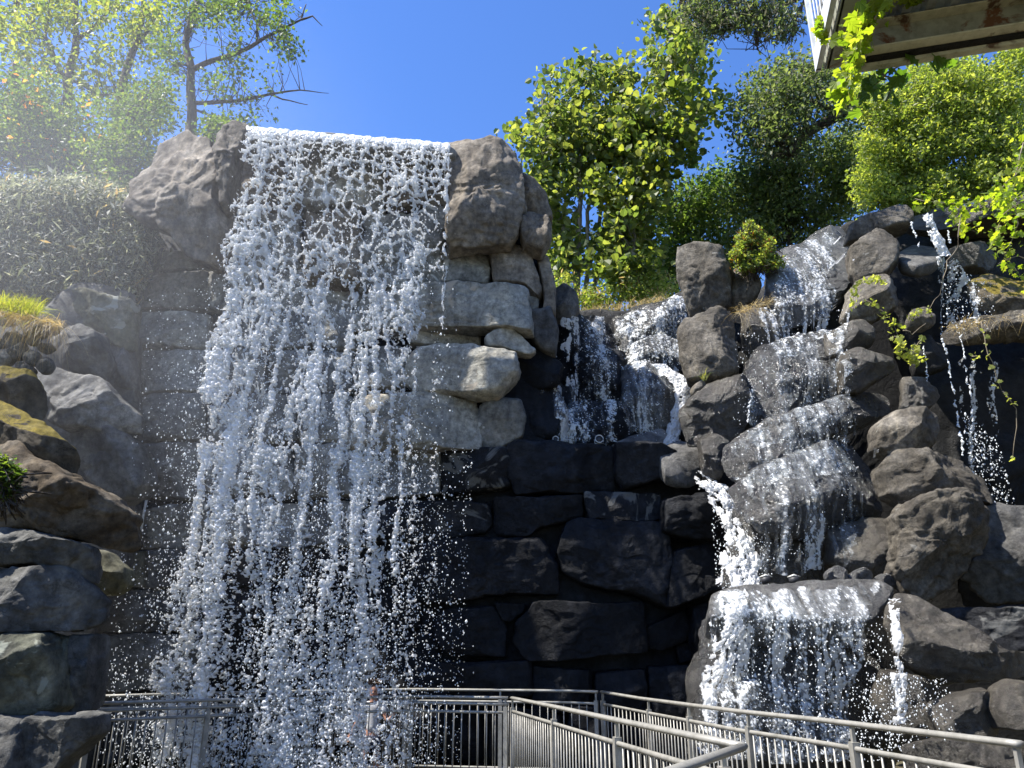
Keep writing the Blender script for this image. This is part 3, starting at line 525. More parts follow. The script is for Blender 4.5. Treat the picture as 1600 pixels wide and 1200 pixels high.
boulder([(1412, 338), (1440, 326), (1500, 324), (1560, 322), (1800, 300), (1800, 345), (1560, 352), (1440, 352)], 11.6, .85, M['wetb'], 'overhanging rock lip hidden by the vine fringe above the recess', G4, p=4, nb=120)
BV = BVHTree.FromPolygons([tuple(v) for v in np.vstack(ROCKV)], [tuple(int(i) for i in f) if f[2] != f[3] else tuple(int(i) for i in f[:3]) for f in np.vstack(ROCKF)])

tag(rock('hillside', [(-300, 300), (60, 318), (190, 345), (245, 425), (235, 540), (-300, 540)], 12.6, .3, M['bankd'], p=8, fac=0, nb=120, back=2), 'dark soil slope behind the juniper', kind='structure')
# ------------------------------------------------------------------ terrain, path, pool
def sstep(a, b, x):
    t = np.clip((x-a)/(b-a), 0, 1); return t*t*(3-2*t)
gx = np.r_[np.linspace(-140, -16, 18), np.linspace(-15, 15, 90), np.linspace(16, 140, 18)]
gy = np.r_[np.linspace(-120, -8, 14), np.linspace(-7, 24, 90), np.linspace(25, 180, 18)]
X, Y = np.meshgrid(gx, gy)
def ground_h(X, Y):
    sd = np.maximum(np.maximum(Y-14.2, np.where(Y > 11.2, -7.6, -11.5)-X), X-9.6)
    fade = sstep(-14, -2, Y)
    base = np.where(Y > 3.9, -np.minimum(.0535*(Y-3.9), .33), 0)
    return base + 8.0*sstep(0, 2.2, sd)*fade + .25*fbm(X*.3, Y*.3, None, 3, 3)*sstep(0, 2, sd)
Z = ground_h(X, Y)
V = np.c_[X.ravel(), Y.ravel(), Z.ravel()]; nx = len(gx); i, j = np.meshgrid(np.arange(nx-1), np.arange(len(gy)-1)); i = i.ravel(); j = j.ravel()
M['soil'] = rock_mat('hillside_soil', (.05, .045, .028), (.09, .08, .05), (.13, .12, .08), .95, .1, .5)
tag(mk('ground', V, np.c_[j*nx+i, j*nx+i+1, (j+1)*nx+i+1, (j+1)*nx+i], M['soil'], loc=np.zeros(3)), kind='structure')
M['path'] = rock_mat('concrete_path', (.20, .195, .18), (.27, .265, .25), (.33, .32, .30), .9, .2, .1)

# ------------------------------------------------------------------ railings
def rail_z(y): return EYE - min(.55+.0535*(y-3.9), .88)
def rail_pt(px, py):
    y = 6.0
    for _ in range(60):
        d = ray(px, py); z = rail_z(y); y2 = (z-EYE)/d[2]*d[1]; y = .5*y+.5*y2
    return at(px, py, y)
def railing(label, pts, cont_top=False, double=False, post_every=1.35, close=None):
    pts = [np.array(p) for p in pts]
    root = empty('railing', Vector(pts[0])-Vector((0, 0, 1.05)), label, 'railing', 'walkway railings')
    up = np.array([0, 0, 1.])
    def mpath(off, rad, nm, flat=1.0):
        mb = MB(); q = []
        for a, b in zip(pts[:-1], pts[1:]): q += [a+(b-a)*t-up*off for t in np.linspace(0, 1, 5)[:-1]]
        q.append(pts[-1]-up*off); mb.tube(q, rad, 10, flat); mb.build(nm, M['rail'], root, True)
    mpath(0, .03, 'handrail', .62)
    offs = [.15] if not double else [.075, .17]
    for o_ in offs: mpath(o_, .017, 'top_rail' if o_ == offs[0] else 'middle_rail')
    mpath(.98, .017, 'bottom_rail')
    L = [0]
    for a, b in zip(pts[:-1], pts[1:]): L.append(L[-1]+np.linalg.norm(b-a))
    def P(s):
        k = max(0, min(len(pts)-2, int(np.searchsorted(L, s))-1)); t = (s-L[k])/(L[k+1]-L[k]); return pts[k]+(pts[k+1]-pts[k])*t, (pts[k+1]-pts[k])/(L[k+1]-L[k])
    mb = MB(); mb.tube([(0, 0, 0), (0, 0, -(.98-offs[0]))], .0075, 6); first = mb.build('baluster', M['rail'], root, True)
    n = min(99, int(L[-1]/.108))
    for i in range(n):
        p, _ = P((i+.5)*L[-1]/n); b = first if i == 0 else first.copy()
        if i: COL.objects.link(b); b.parent = root
        b.location = Vector(p-up*offs[0])-root.location
    for s in (close or np.linspace(.03, L[-1]-.03, max(2, int(round(L[-1]/post_every))+1))):
        p, d = P(min(max(s, .02), L[-1]-.02)); d = d*[1, 1, 0]; d /= np.linalg.norm(d); q = np.cross(d, up)
        mb = MB(); mb.box(p-up*.58, d*.026, q*.026, up*.47); mb.box(p-up*.075, d*.012, q*.012, up*.06)
        mb.box(p-up*1.045, d*.06, q*.06, up*.006); mb.build('post', M['rail'], root)
    return root
A = [rail_pt(*p) for p in [(1160, 1165), (1075, 1138) if 0 else (1060, 1144), (963, 1124), (865, 1103), (800, 1090)]]
A0 = rail_pt(1160, 1166); A1 = rail_pt(963, 1125); A2 = rail_pt(865, 1104); A3 = rail_pt(800, 1090.5)
Lp = [np.linalg.norm(A1-A0), np.linalg.norm(A1-A0)+np.linalg.norm(A2-A1)]
railing('sunlit railing sloping down from the near corner to the level part behind the fall', [A0, A1, A2, A3], close=[.22, Lp[0], Lp[1], Lp[1]+np.linalg.norm(A3-A2)-.03])
Ac = A0+np.array([-1.25, -1.75, .02])
railing('short return of the railing coming toward the viewer from the near corner', [A0+np.array([-.02, -.04, 0]), Ac], close=[.75, 1.5])
B0 = rail_pt(650, 1088); railing('level double topped railing whose panels stand partly behind the falling water', [A3+np.array([-.05, .01, 0]), B0, rail_pt(400, 1092), rail_pt(140, 1099)], double=True)
C_ = [rail_pt(*p) for p in [(1592, 1166), (1520, 1154), (1290, 1126), (1150, 1111), (1000, 1091), (940, 1081)]]
C_[0] = C_[1]+(C_[1]-C_[2])/np.linalg.norm(C_[1]-C_[2])*.32
railing('outer railing curving along the rocks from the picture edge down to the ledge wall', C_[:], post_every=1.5)
railing('outer railing at the foot of the wall behind the walkway', [C_[-1]+np.array([-.05, 0, 0]), rail_pt(890, 1079.5), rail_pt(650, 1077), rail_pt(400, 1081), rail_pt(140, 1088)])
e = C_[0]; railing('end of the outer railing turning off toward the picture edge', [e+np.array([.03, -.01, 0]), e+np.array([.12, -.12, 0]), e+np.array([.14, -.3, 0]), e+np.array([.14, -1.6, .05])], close=[1.0])
# walkway surface between the railings
inner = [Ac, A0, A1, A2, A3, B0, rail_pt(140, 1099)]; outer = [e+np.array([.1, -1.7, 0]), C_[0], C_[2], C_[3], C_[5], rail_pt(650, 1077), rail_pt(140, 1088)]
Vp = []; 
for p in inner: Vp.append(p-np.array([0, 0, 1.06]))
for p in outer: Vp.append(p-np.array([0, 0, 1.06]))
for p in inner+outer: Vp.append(p-np.array([0, 0, 1.26]))
k = 7; q = []
for i in range(6): q += [(i, i+1, k+i+1, k+i), (14+i, 14+k+i, 14+k+i+1, 14+i+1), (i, 14+i, 14+i+1, i+1), (k+i, k+i+1, 14+k+i+1, 14+k+i)]
q += [(0, k, 14+k, 14), (6, 20, 27, 13)]
tag(mk('path', np.array(Vp), np.array(q), M['path'], smooth=False), kind='structure')

# ------------------------------------------------------------------ water
def grid_faces(keep, nu, nv):
    """keep (nv-1, nu-1) -> quads"""
    jv, iu = np.nonzero(keep); a = jv*nu+iu
    return np.c_[a, a+1, a+nu+1, a+nu]
def water_mesh(name, P, mask, thr, mat, kind='structure', label=None, extra=None):
    nv, nu = mask.shape
    mm = (mask[:-1, :-1]+mask[1:, :-1]+mask[:-1, 1:]+mask[1:, 1:])/4
    keep = mm > thr
    if extra is not None: keep &= extra
    f = grid_faces(keep, nu, nv)
    V = P.reshape(-1, 3); used = np.unique(f); re = -np.ones(len(V), np.int64); re[used] = np.arange(len(used))
    th = np.clip((mask.ravel()[used]-thr)*1.6, 0, 1)
    o = mk(name, V[used], re[f], mat, loc=V[used].mean(0), smooth=True)
    at_ = o.data.attributes.new('thickness', 'FLOAT', 'POINT'); at_.data.foreach_set('value', th.astype(np.float32))
    return tag(o, label, None, None, kind)
def lerp(a, b, t): return a+(b-a)*t
# main curtain: falls freely from the lip
LA = at(384, 203, 10.30); LB = at(711, 231, 10.76); LB[2] = LA[2]; LW = np.linalg.norm(LB-LA)
H = 10.1; V0 = .72
def gauss(u, c, w): return np.exp(-((u-c)/w)**2)
def fall_layer(seed, yoff, du, dens, net=1.0):
    nu = int(LW*1.12/du); nv = int(H/du)
    x = np.linspace(-.06*LW, 1.05*LW, nu); s = np.linspace(0, H, nv)
    XX, SS = np.meshgrid(x, s)
    spread = 1+.03*SS/H
    u = XX/LW
    t = np.sqrt(2*np.maximum(SS, 0)/9.81)
    # distance fallen -> stretched pattern coordinate
    ch = .11+.055*SS
    q = np.interp(s, s, np.cumsum(1/(.10+.045*s))*(s[1]-s[0]))[:, None]+0*XX
    wx = XX+.07*fbm(XX*3.1, q*.45, None, seed+1, 3)*np.clip(SS/1.2, 0.2, 1.4)
    wq = q+.55*fbm(XX*4.5+9, q*.6, None, seed+2, 3)
    fine = fbm(XX*40, SS*32, None, seed+3, 3)
    f1, f2 = worley(wx/.165, wq*.72, seed); lig = .21-(f2-f1)+.15*fine+.16*vn(XX*6, SS*3, None, seed+31)
    f1, f2 = worley(wx/.085+4, wq*1.5+7, seed+40); lig2 = .12-(f2-f1)+.18*fine-.12
    ridge = lambda fx, fy, sd_: 1-2.2*np.abs(fbm(wx*fx+.5*vn(XX*9, SS*5, None, sd_+3), SS*fy, None, sd_, 4, .6))
    r1 = ridge(7.5, 2.6, seed+50); r2 = ridge(17, 8, seed+60)
    st = .75*vn(wx*6.5, q*.10, None, seed+4)+.8*vn(wx*13, q*.20, None, seed+5)
    bead = fbm(XX*20, SS*12, None, seed+6, 4)
    spk = fbm(XX*48, SS*40, None, seed+7, 3, .6)
    strand = np.maximum(r1*.34, r2*.26)+st*.58+bead*.25+fine*.16-.26
    drops = spk*.60+bead*.34+st*.46+r2*.12-.20
    a = sstep(1.8, 5.0, SS+1.2*vn(XX*2, SS*.6, None, seed+11)); b = sstep(4.4, 8.0, SS+.8*vn(XX*1.5, SS*.4, None, seed+12))
    m = np.maximum(lig, lig2)*net*(1-a)+np.maximum(strand, (lig-.12)*1.2*(1-b))*a
    m = m*(1-b)+drops*b
    # how much water there is where
    D = .20*gauss(u, .10, .16)*sstep(.5, 3, SS)+.10*gauss(u, .45, .1)*sstep(2, 5, SS)+.10*gauss(u, .65, .09)*sstep(2, 4, SS)+.08*gauss(u, .84, .05)*sstep(1, 3, SS)
    D += -.17*gauss(u, .30, .05)*sstep(2, 4, SS)-.20*sstep(.70, .95, u)*sstep(1.2, 4.0, SS)-.32*sstep(.90, .97, u+.03*vn(SS*2, SS*0, None, seed))*sstep(.6, 2, SS)
    D += -.10*gauss(u, .55, .04)*sstep(2, 4, SS)+.10*sstep(6, 9, SS)*gauss(u, .25, .3)+.06*sstep(4, 8, SS)*gauss(u, .45, .4)
    D += .50*(1-sstep(.0, .26+.12*vn(XX*9, SS*0, None, seed), SS))+.10*(1-sstep(.5, 1.6, SS))*(1-.6*u)+.10*(vn(XX*6.3, SS*.3, None, seed+70)+.3*vn(XX*14, SS*.3, None, seed+71))*(1-a*.5)
    edge = .9*sstep(.0, .05+.012*SS, u+.05*vn(SS*3, SS*0+5, None, seed+20)-.0)*sstep(.0, .04, 1.0-u+.03*vn(SS*3, SS*0+9, None, seed+21))
    thin = gauss(u, .975, .008+.004*vn(SS*4, SS*0, None, 6))*(1-sstep(3.2, 4.2, SS))*(.7+.5*bead)
    m = m+D+dens-1.1*(1-np.clip(edge/.9, 0, 1))
    m = np.maximum(m, (thin-.45)*1.0)
    rel = .05*np.clip(m, 0, .5)*2+.022*fine+.012*fbm(XX*48, SS*40, None, seed+8, 2)+.05*fbm(XX*2.5, SS*1.2, None, seed+9, 2)*np.clip(SS, 0, 1)
    yy = V0*t+rel*np.clip(SS*2.5+.25, 0, 1)+yoff*np.clip(SS/2, 0, 1)
    ux = (XX-LW/2)*spread+LW/2+.02*fbm(XX*9, SS*9, None, seed+30, 2)*np.clip(SS, 0, 1)
    P = LA+(LB-LA)*(ux/LW)[..., None]
    P[..., 1] -= yy; P[..., 2] -= SS-.05*np.exp(-((SS)/.05)**2)+0.0
    P[..., 2] += .02*fbm(XX*12, XX*0, None, 3, 2)*(1-np.clip(SS, 0, 1))
    return P, m
P, m = fall_layer(11, 0, .0078, .10)
water_mesh('waterfall', P, m, .12, M['water'], label='tall white curtain of water pouring over the wall')
P, m = fall_layer(57, -.22, .0095, -.05, .35)
water_mesh('waterfall', P, m, .12, M['water'], label='thinner sheet of falling water inside the tall curtain')
def drops(name, C, r, label, seed=1):
    rs = np.random.RandomState(seed); n = len(C)
    T = np.array([(1, 0, 0), (-1, 0, 0), (0, 1, 0), (0, -1, 0), (0, 0, 1), (0, 0, -1)], float)
    sc = np.c_[r*rs.uniform(.7, 1.2, n), r, r*rs.uniform(.8, 1.7, n)]
    V = (C[:, None]+T[None]*sc[:, None]).reshape(-1, 3)
    f = np.array([(0, 2, 4), (2, 1, 4), (1, 3, 4), (3, 0, 4), (2, 0, 5), (1, 2, 5), (3, 1, 5), (0, 3, 5)])
    Fc = (np.arange(n)[:, None, None]*6+f[None]).reshape(-1, 3)
    o = mk(name, V, Fc, M['drop'], loc=C.mean(0)); a_ = o.data.attributes.new('thickness', 'FLOAT', 'POINT'); a_.data.foreach_set('value', np.ones(len(V), np.float32))
    return tag(o, label, None, None, 'stuff')
rs = np.random.RandomState(5)
n = 26000
s = H*rs.beta(2.6, 1.0, n); uu = np.where(rs.rand(n) < .6, rs.beta(1.3, 1.8, n), rs.uniform(-.02, 1.0, n)); uu = uu+rs.normal(0, 1, n)*(.012+.006*s)
clump = vn(uu*14, s*1.5, None, 77); ok = clump+rs.rand(n)*1.1 > .25; s, uu = s[ok], uu[ok]; n = len(s)
C = LA+(LB-LA)*uu[:, None]; C[:, 1] -= V0*np.sqrt(2*s/9.81)+rs.normal(0, .12, n)*(.3+s/H); C[:, 2] -= s
drops('water_droplets', C, rs.gamma(3.0, .0017, n)+.002, 'drops breaking away from the main waterfall')

def cascade(label, poly, y_ref, y_near, dens, seed, veil=.5, du=.0105, attach=.35, off=.03, fx=9, fs=1.3, spk=.5, film=.0, mat='sheet', lean=0.0, kind='structure', ymax=16, cols=()):
    """water running down over whatever rock is there: every column of the sheet is a vertical line that leaves an edge and keeps
    falling until it meets rock again. poly bounds it (photo pixels)."""
    poly = np.array(poly, float)
    W_ = np.array([at(p[0], p[1], y_ref) for p in poly]); x0, x1 = W_[:, 0].min()-.25, W_[:, 0].max()+.25; z0, z1 = W_[:, 2].min()-.4, W_[:, 2].max()+.4
    nu = int((x1-x0)/du); nv = int((z1-z0)/du); xs = np.linspace(x0, x1, nu); zs = np.linspace(z1, z0, nv)
    st = 3; ci, cj = np.arange(0, nv+st, st), np.arange(0, nu+st, st)
    Hc = np.full((len(ci), len(cj)), np.nan)
    for a_, i in enumerate(ci):
        z = z1-(z1-z0)*i/(nv-1)
        for b_, j in enumerate(cj):
            x = x0+(x1-x0)*j/(nu-1)
            h = BV.ray_cast(Vector((x, y_near, z)), Vector((0, 1, 0)), 12)
            if h[0] is not None: Hc[a_, b_] = h[0].y
    Hc = np.where(np.isnan(Hc), ymax, Hc)
    ii = np.arange(nv)/st; jj = np.arange(nu)/st; i0 = np.floor(ii).astype(int); j0 = np.floor(jj).astype(int); fi = (ii-i0)[:, None]; fj = (jj-j0)[None]
    i1 = np.minimum(i0+1, len(ci)-1); j1 = np.minimum(j0+1, len(cj)-1)
    Yh = Hc[np.ix_(i0, j0)]*(1-fi)*(1-fj)+Hc[np.ix_(i1, j0)]*fi*(1-fj)+Hc[np.ix_(i0, j1)]*(1-fi)*fj+Hc[np.ix_(i1, j1)]*fi*fj
    Yw = np.empty_like(Yh); Yw[0] = Yh[0]; free = np.zeros_like(Yh); dz = zs[0]-zs[1]
    for i in range(1, nv):
        fall = Yw[i-1]+attach*dz
        Yw[i] = np.minimum(Yh[i], fall); free[i] = np.clip((Yh[i]-Yw[i])*6, 0, 1)
    XX, ZZ = np.meshgrid(xs, zs)
    wx = XX+lean*(ZZ-z1)+.06*fbm(XX*2.5, ZZ*1.2, None, seed, 3)
    s_ = vn(wx*fx, ZZ*.35, None, seed+1)+.6*vn(wx*fx*2.6, ZZ*.8, None, seed+2)
    bd = fbm(XX*17, ZZ*9, None, seed+3, 4); sp = fbm(XX*38, ZZ*34, None, seed+4, 3)
    rd = 1-2.2*np.abs(fbm(wx*16+.4*vn(XX*9, ZZ*5, None, seed+33), ZZ*2.6, None, seed+31, 4, .6)); sp2 = fbm(XX*62, ZZ*52, None, seed+35, 2)
    m = s_*fs*.36*(.5+.7*free)+bd*.20+sp*spk*.45+sp2*spk*(.75-.35*free)+rd*.22*(.3+free)+dens+film-.06
    vl = s_*.6+.45*rd+.3*bd+veil-.25; m = np.maximum(m, np.where(vl > 0, .125+.16*np.clip(vl, 0, 1), m))
    # bright rim where the water turns over an edge
    gz = np.gradient(Yh, axis=0)/dz
    m = m+.35*np.clip(-gz*0+np.clip(gz, 0, 0), 0, 1)
    rel = off+.03*np.clip(m, 0, .6)+.018*fbm(XX*13, ZZ*11, None, seed+5, 3)
    P = np.stack([XX, Yw-rel, ZZ], -1)
    px, py = proj(P)
    inside = np.zeros(px.shape, bool); jx = px+9*vn(ZZ*5, XX*0, None, seed+6)+4*vn(ZZ*17, XX*3, None, seed+8); jy = py+6*vn(XX*9, ZZ*0, None, seed+7)
    k = len(poly)
    for i in range(k):
        xa, ya = poly[i]; xb, yb = poly[(i+1) % k]
        c = ((ya > jy) != (yb > jy)); xi = (xb-xa)*(jy-ya)/((yb-ya) if yb != ya else 1e-9)+xa; inside ^= (c & (jx < xi))
    m = np.where(inside, m, -1)
    jump = np.maximum(np.abs(np.diff(Yw, axis=1))[:-1], np.abs(np.diff(Yw, axis=1))[1:]) < .07
    return water_mesh('cascade_water', P, m, .12, M[mat], kind, label, extra=jump & (Yw[:-1, :-1] < ymax-1))
def chute(label, path, seed, dens=.35, du=.009, bulge=.10, mat='water'):
    """foaming water in a channel: path = (px, py, half width px, y)"""
    pa = np.array(path, float); Lw = [at(p[0], p[1], p[3]) for p in pa]; ln = np.r_[0, np.cumsum([np.linalg.norm(b-a) for a, b in zip(Lw[:-1], Lw[1:])])]
    nv = int(ln[-1]/du); t = np.linspace(0, ln[-1], nv); q = np.array([np.interp(t, ln, pa[:, k]) for k in range(4)]).T
    for _ in range(30): q[1:-1] = .25*q[:-2]+.5*q[1:-1]+.25*q[2:]
    Cc = np.array([at(a, b_, y) for a, b_, _, y in q]); hw = q[:, 2]/F*np.array([Cc[i, 1]*cP+(Cc[i, 2]-EYE)*sP for i in range(nv)])
    nu = max(8, int(2*hw.max()/du)); uu = np.linspace(-1, 1, nu); U, T_ = np.meshgrid(uu, t); Xw = U*hw[:, None]
    wx = Xw+.05*fbm(Xw*6, T_*2, None, seed, 3)
    rd = 1-2.2*np.abs(fbm(wx*12, T_*4, None, seed+1, 4, .6)); fine = fbm(Xw*34, T_*26, None, seed+2, 3); bd = fbm(Xw*12, T_*6, None, seed+3, 3)
    m = rd*.28+fine*.25+bd*.3+dens-.9*np.clip(np.abs(U)+.30*vn(T_*5+U, T_*0, None, seed+4)+.25*fine-.72, 0, 1)*2
    P = np.stack([Cc[:, 0][:, None]+Xw, Cc[:, 1][:, None]-bulge*(1-U**2)-.035*np.clip(m, 0, .8)-.02*fine-.03*bd, Cc[:, 2][:, None]+0*Xw+.01*fine], -1)
    water_mesh('cascade_water', P, m, .12, M[mat], 'structure', label)
cascade('thin bluish curtain of the shaded middle cascade', [(880, 497), (972, 497), (970, 640), (955, 694), (862, 694), (895, 630)], 13, 11.9, .14, 201)
cascade('sparse drips beside the pillar', [(830, 610), (900, 600), (900, 692), (850, 692)], 12.6, 11.9, -.18, 205, veil=.1)
cascade('bright upper curtain of the middle cascade', [(972, 494), (1015, 482), (1064, 462), (1070, 520), (1062, 575), (975, 582)], 13.4, 12.4, .26, 211)
cascade('sparkling film on the hump of the middle cascade', [(976, 575), (1058, 572), (1050, 680), (980, 680)], 12.6, 11.9, -.06, 215)
chute('white chute beside the mossy boulder', [(1028, 572, 16, 12.6), (1052, 590, 20, 12.3), (1068, 606, 15, 12.1), (1062, 630, 12, 12.0), (1054, 662, 11, 11.95), (1048, 700, 14, 11.8)], 221)
chute('foaming chute between the ledge wall and the wet slabs', [(1092, 738, 10, 11.0), (1116, 762, 26, 10.8), (1136, 800, 17, 10.6), (1148, 835, 22, 10.4), (1158, 870, 34, 10.2), (1160, 905, 42, 10.0), (1155, 925, 40, 9.8)], 231, .30)
chute('thick fringe of water at the near end of the flat ledge', [(1150, 925, 26, 8.7), (1140, 960, 30, 8.2), (1130, 1010, 26, 8.15), (1118, 1060, 20, 8.1), (1112, 1100, 15, 8.1), (1108, 1150, 12, 8.1)], 233, .16)
cascade('sunlit sheet over the head slab', [(1218, 398), (1322, 348), (1330, 392), (1318, 452), (1325, 480), (1330, 520), (1210, 560), (1190, 500), (1208, 440)], 11.6, 10.4, .12, 241, fx=13)
cascade('glittering veil over the upper wet slab', [(1190, 555), (1325, 515), (1330, 600), (1300, 660), (1175, 700), (1165, 640)], 10.9, 9.6, -.07, 251, fx=8, veil=.45)
cascade('glittering veil over the middle and lower slabs', [(1150, 690), (1330, 600), (1345, 700), (1370, 760), (1340, 830), (1320, 890), (1180, 905), (1160, 820)], 10.3, 9.2, -.12, 261, fx=7, veil=.35)
cascade('bottom fall pouring over the flat ledge', [(1112, 930), (1180, 915), (1250, 962), (1350, 960), (1362, 985), (1340, 1050), (1345, 1130), (1330, 1190), (1100, 1190), (1090, 1100), (1105, 1000)], 8.7, 7.6, .20, 271, du=.011, fx=11)
cascade('thin film spread on the flat ledge', [(1125, 925), (1375, 912), (1370, 968), (1120, 972)], 8.9, 7.6, -.03, 275, du=.011, veil=.6)
chute('narrow bright fall into the recess', [(1447, 336, 8, 10.7), (1456, 360, 9, 10.62), (1468, 385, 10, 10.6), (1476, 402, 14, 10.6)], 291, .34, bulge=.03)
cascade('broken spray under the basin stone', [(1462, 400), (1492, 405), (1520, 440), (1536, 500), (1480, 520), (1466, 460)], 11.2, 10.2, .16, 295, spk=.9, veil=.1)
cascade('dripping right edge of the recess', [(1500, 560), (1560, 560), (1570, 790), (1520, 795)], 10.8, 9.6, -.24, 299, spk=.8, veil=-1)
cascade('sheen on the ledge above the stacked boulders', [(1140, 745), (1240, 705), (1330, 690), (1370, 700), (1350, 730), (1180, 760)], 10.2, 9.2, -.08, 305)
chute('narrow fall at the end of the flat ledge', [(1398, 936, 12, 8.2), (1396, 960, 8, 7.75), (1400, 1010, 10, 7.6), (1404, 1070, 14, 7.55), (1408, 1130, 18, 7.5)], 281, .12, bulge=.04)
def stream(px, w, label, seed, y, n=420):
    """a thin rope of water in free fall"""
    rs = np.random.RandomState(seed); t = np.linspace(0, 1, n); px = np.array(px, float); tt = np.linspace(0, 1, len(px))
    X_ = np.interp(t, tt, px[:, 0]); Y_ = np.interp(t, tt, px[:, 1]); P0 = np.array([at(a, b, y-.25*q) for a, b, q in zip(X_, Y_, t)])
    mb = MB(); r = w*(.55+.75*np.clip(fbm(t*38, t*0, None, seed, 3)+.3, 0, 1.4)); P0[:, 0] += .018*fbm(t*26, t*0+3, None, seed+1, 3); P0[:, 1] += .02*fbm(t*30, t*0+8, None, seed+2, 2)
    k = 0
    while k < n-6:
        m_ = rs.randint(6, 26); 
        if rs.rand() > .12+.25*t[k]: mb.tube(P0[k:k+m_], list(r[k:k+m_]*np.sin(np.linspace(.25, 2.9, len(r[k:k+m_])))), 6)
        k += m_-1
    o = mb.build('thin_stream_water', M['drop'], None, True); a_ = o.data.attributes.new('thickness', 'FLOAT', 'POINT'); a_.data.foreach_set('value', np.ones(len(o.data.vertices), np.float32))
    tag(o, label, kind='structure')
stream([(1472, 522), (1484, 580), (1495, 640), (1506, 712)], .016, 'thin rope of water falling in the recess', 3, 10.3)
stream([(1501, 522), (1510, 580), (1519, 640), (1526, 700)], .013, 'second thin rope of water in the recess', 4, 10.3)
stream([(1421, 344), (1430, 365), (1437, 385)], .012, 'thin trickle left of the recess fall', 5, 10.7, 120)
stream([(1477, 345), (1481, 365), (1485, 380)], .010, 'thin trickle right of the recess fall', 6, 10.7, 120)
stream([(1443, 540), (1447, 570), (1450, 596)], .008, 'drip from the leafy stone', 7, 10.2, 120)
stream([(1175, 615), (1170, 640), (1167, 662)], .010, 'trickle between the mossy boulder and the slab', 8, 10.7, 120)
def spray(poly, y, n, r, label, seed, dy=.25):
    rs = np.random.RandomState(seed); poly = np.array(poly, float); C = []
    lo, hi = poly.min(0), poly.max(0); q = rs.uniform(lo, hi, (n*4, 2)); ins = np.zeros(len(q), bool); k = len(poly)
    for i in range(k):
        xa, ya = poly[i]; xb, yb = poly[(i+1) % k]; c = ((ya > q[:, 1]) != (yb > q[:, 1])); ins ^= c & (q[:, 0] < (xb-xa)*(q[:, 1]-ya)/((yb-ya) if yb != ya else 1e-9)+xa)
    q = q[ins][:n]; C = np.array([at(a, b, y+rs.normal(0, dy)) for a, b in q]); drops('water_droplets', C, rs.gamma(3., r/3, len(C))+.002, label, seed)
spray([(1150, 520), (1330, 480), (1340, 820), (1180, 910), (1140, 800)], 9.9, 1100, .0035, 'fine drops in front of the wet slabs', 21)
spray([(1110, 970), (1400, 960), (1440, 1190), (1090, 1190)], 8.0, 1500, .004, 'fine drops around the bottom fall', 22)
spray([(1350, 1050), (1480, 1060), (1500, 1160), (1340, 1180)], 7.4, 600, .0035, 'drops thrown up at the foot of the bottom fall', 31, .2)
spray([(1500, 640), (1560, 690), (1590, 800), (1530, 800)], 10.0, 500, .006, 'drops scattered at the bottom of the recess', 23)
spray([(860, 500), (1060, 480), (1060, 690), (860, 690)], 12.1, 350, .004, 'drops over the middle cascade', 24)
spray([(1110, 790), (1200, 830), (1210, 930), (1120, 930)], 9.9, 350, .005, 'drops tossed up by the foaming chute', 25)
spray([(1470, 410), (1550, 440), (1560, 520), (1470, 525)], 10.7, 350, .006, 'drops under the basin stone', 26)
spray([(230, 470), (340, 430), (330, 1190), (150, 1190)], 10.2, 1500, .0045, 'stray drops in the air beside the main waterfall', 27, .5)
spray([(640, 700), (740, 700), (720, 1190), (640, 1190)], 10.3, 1100, .0045, 'stray drops at the thin side of the main waterfall', 28, .5)
# pool under the falls
tag(mk('water', np.array([(-7, 3.0, -.55), (7.5, 3.0, -.55), (7.5, 12.3, -.55), (-7, 12.3, -.55)], float), np.array([(0, 1, 2, 3)]), M['film']), kind='structure')
# ------------------------------------------------------------------ vegetation
def leaf_arrays(C, size, seed, up=.35, shape='leaf', jit=.55, droop=0.0):
    rs = np.random.RandomState(seed); n = len(C)
    N = rs.normal(0, 1, (n, 3)); N[:, 2] += up*2; N /= np.linalg.norm(N, axis=1)[:, None]
    A = rs.normal(0, 1, (n, 3)); A[:, 2] -= droop*2; A -= N*(A*N).sum(1)[:, None]; A /= np.linalg.norm(A, axis=1)[:, None]; B = np.cross(N, A)
    s = size*(1+jit*rs.uniform(-1, 1, n))
    if shape == 'leaf': T = [(-.5, 0, 0), (-.1, .32, .10), (.5, 0, -.04), (-.1, -.32, .10)]; Fq = [(0, 1, 2, 3)]
    elif shape == 'round': T = [(-.45, 0, 0), (-.25, .38, .08), (.15, .36, .07), (.5, 0, -.06), (.15, -.36, .07), (-.25, -.38, .08)]; Fq = [(0, 1, 2, 3), (0, 3, 4, 5)]
    elif shape == 'needle': T = [(-.5, 0, 0), (0, .10, .03), (.5, 0, 0), (0, -.10, .03)]; Fq = [(0, 1, 2, 3)]
    else:  # lobed vine leaf
        T = [(-.42, 0, .02), (-.5, .22, .05), (-.2, .5, .08), (-.02, .28, .05), (.22, .38, .0), (.26, .16, .02), (.56, 0, -.10), (.26, -.16, .02), (.22, -.38, .0), (-.02, -.28, .05), (-.2, -.5, .08), (-.5, -.22, .05)]
        Fq = [(0, 1, 2, 3), (0, 3, 4, 5), (0, 5, 6, 7), (0, 7, 8, 9), (0, 9, 10, 11)]
    T = np.array(T); k = len(T)
    V = C[:, None]+s[:, None, None]*(T[None, :, 0, None]*A[:, None]+T[None, :, 1, None]*B[:, None]+T[None, :, 2, None]*N[:, None])
    Fa = (np.arange(n)[:, None, None]*k+np.array(Fq)[None]).reshape(-1, 4)
    return V.reshape(-1, 3), Fa
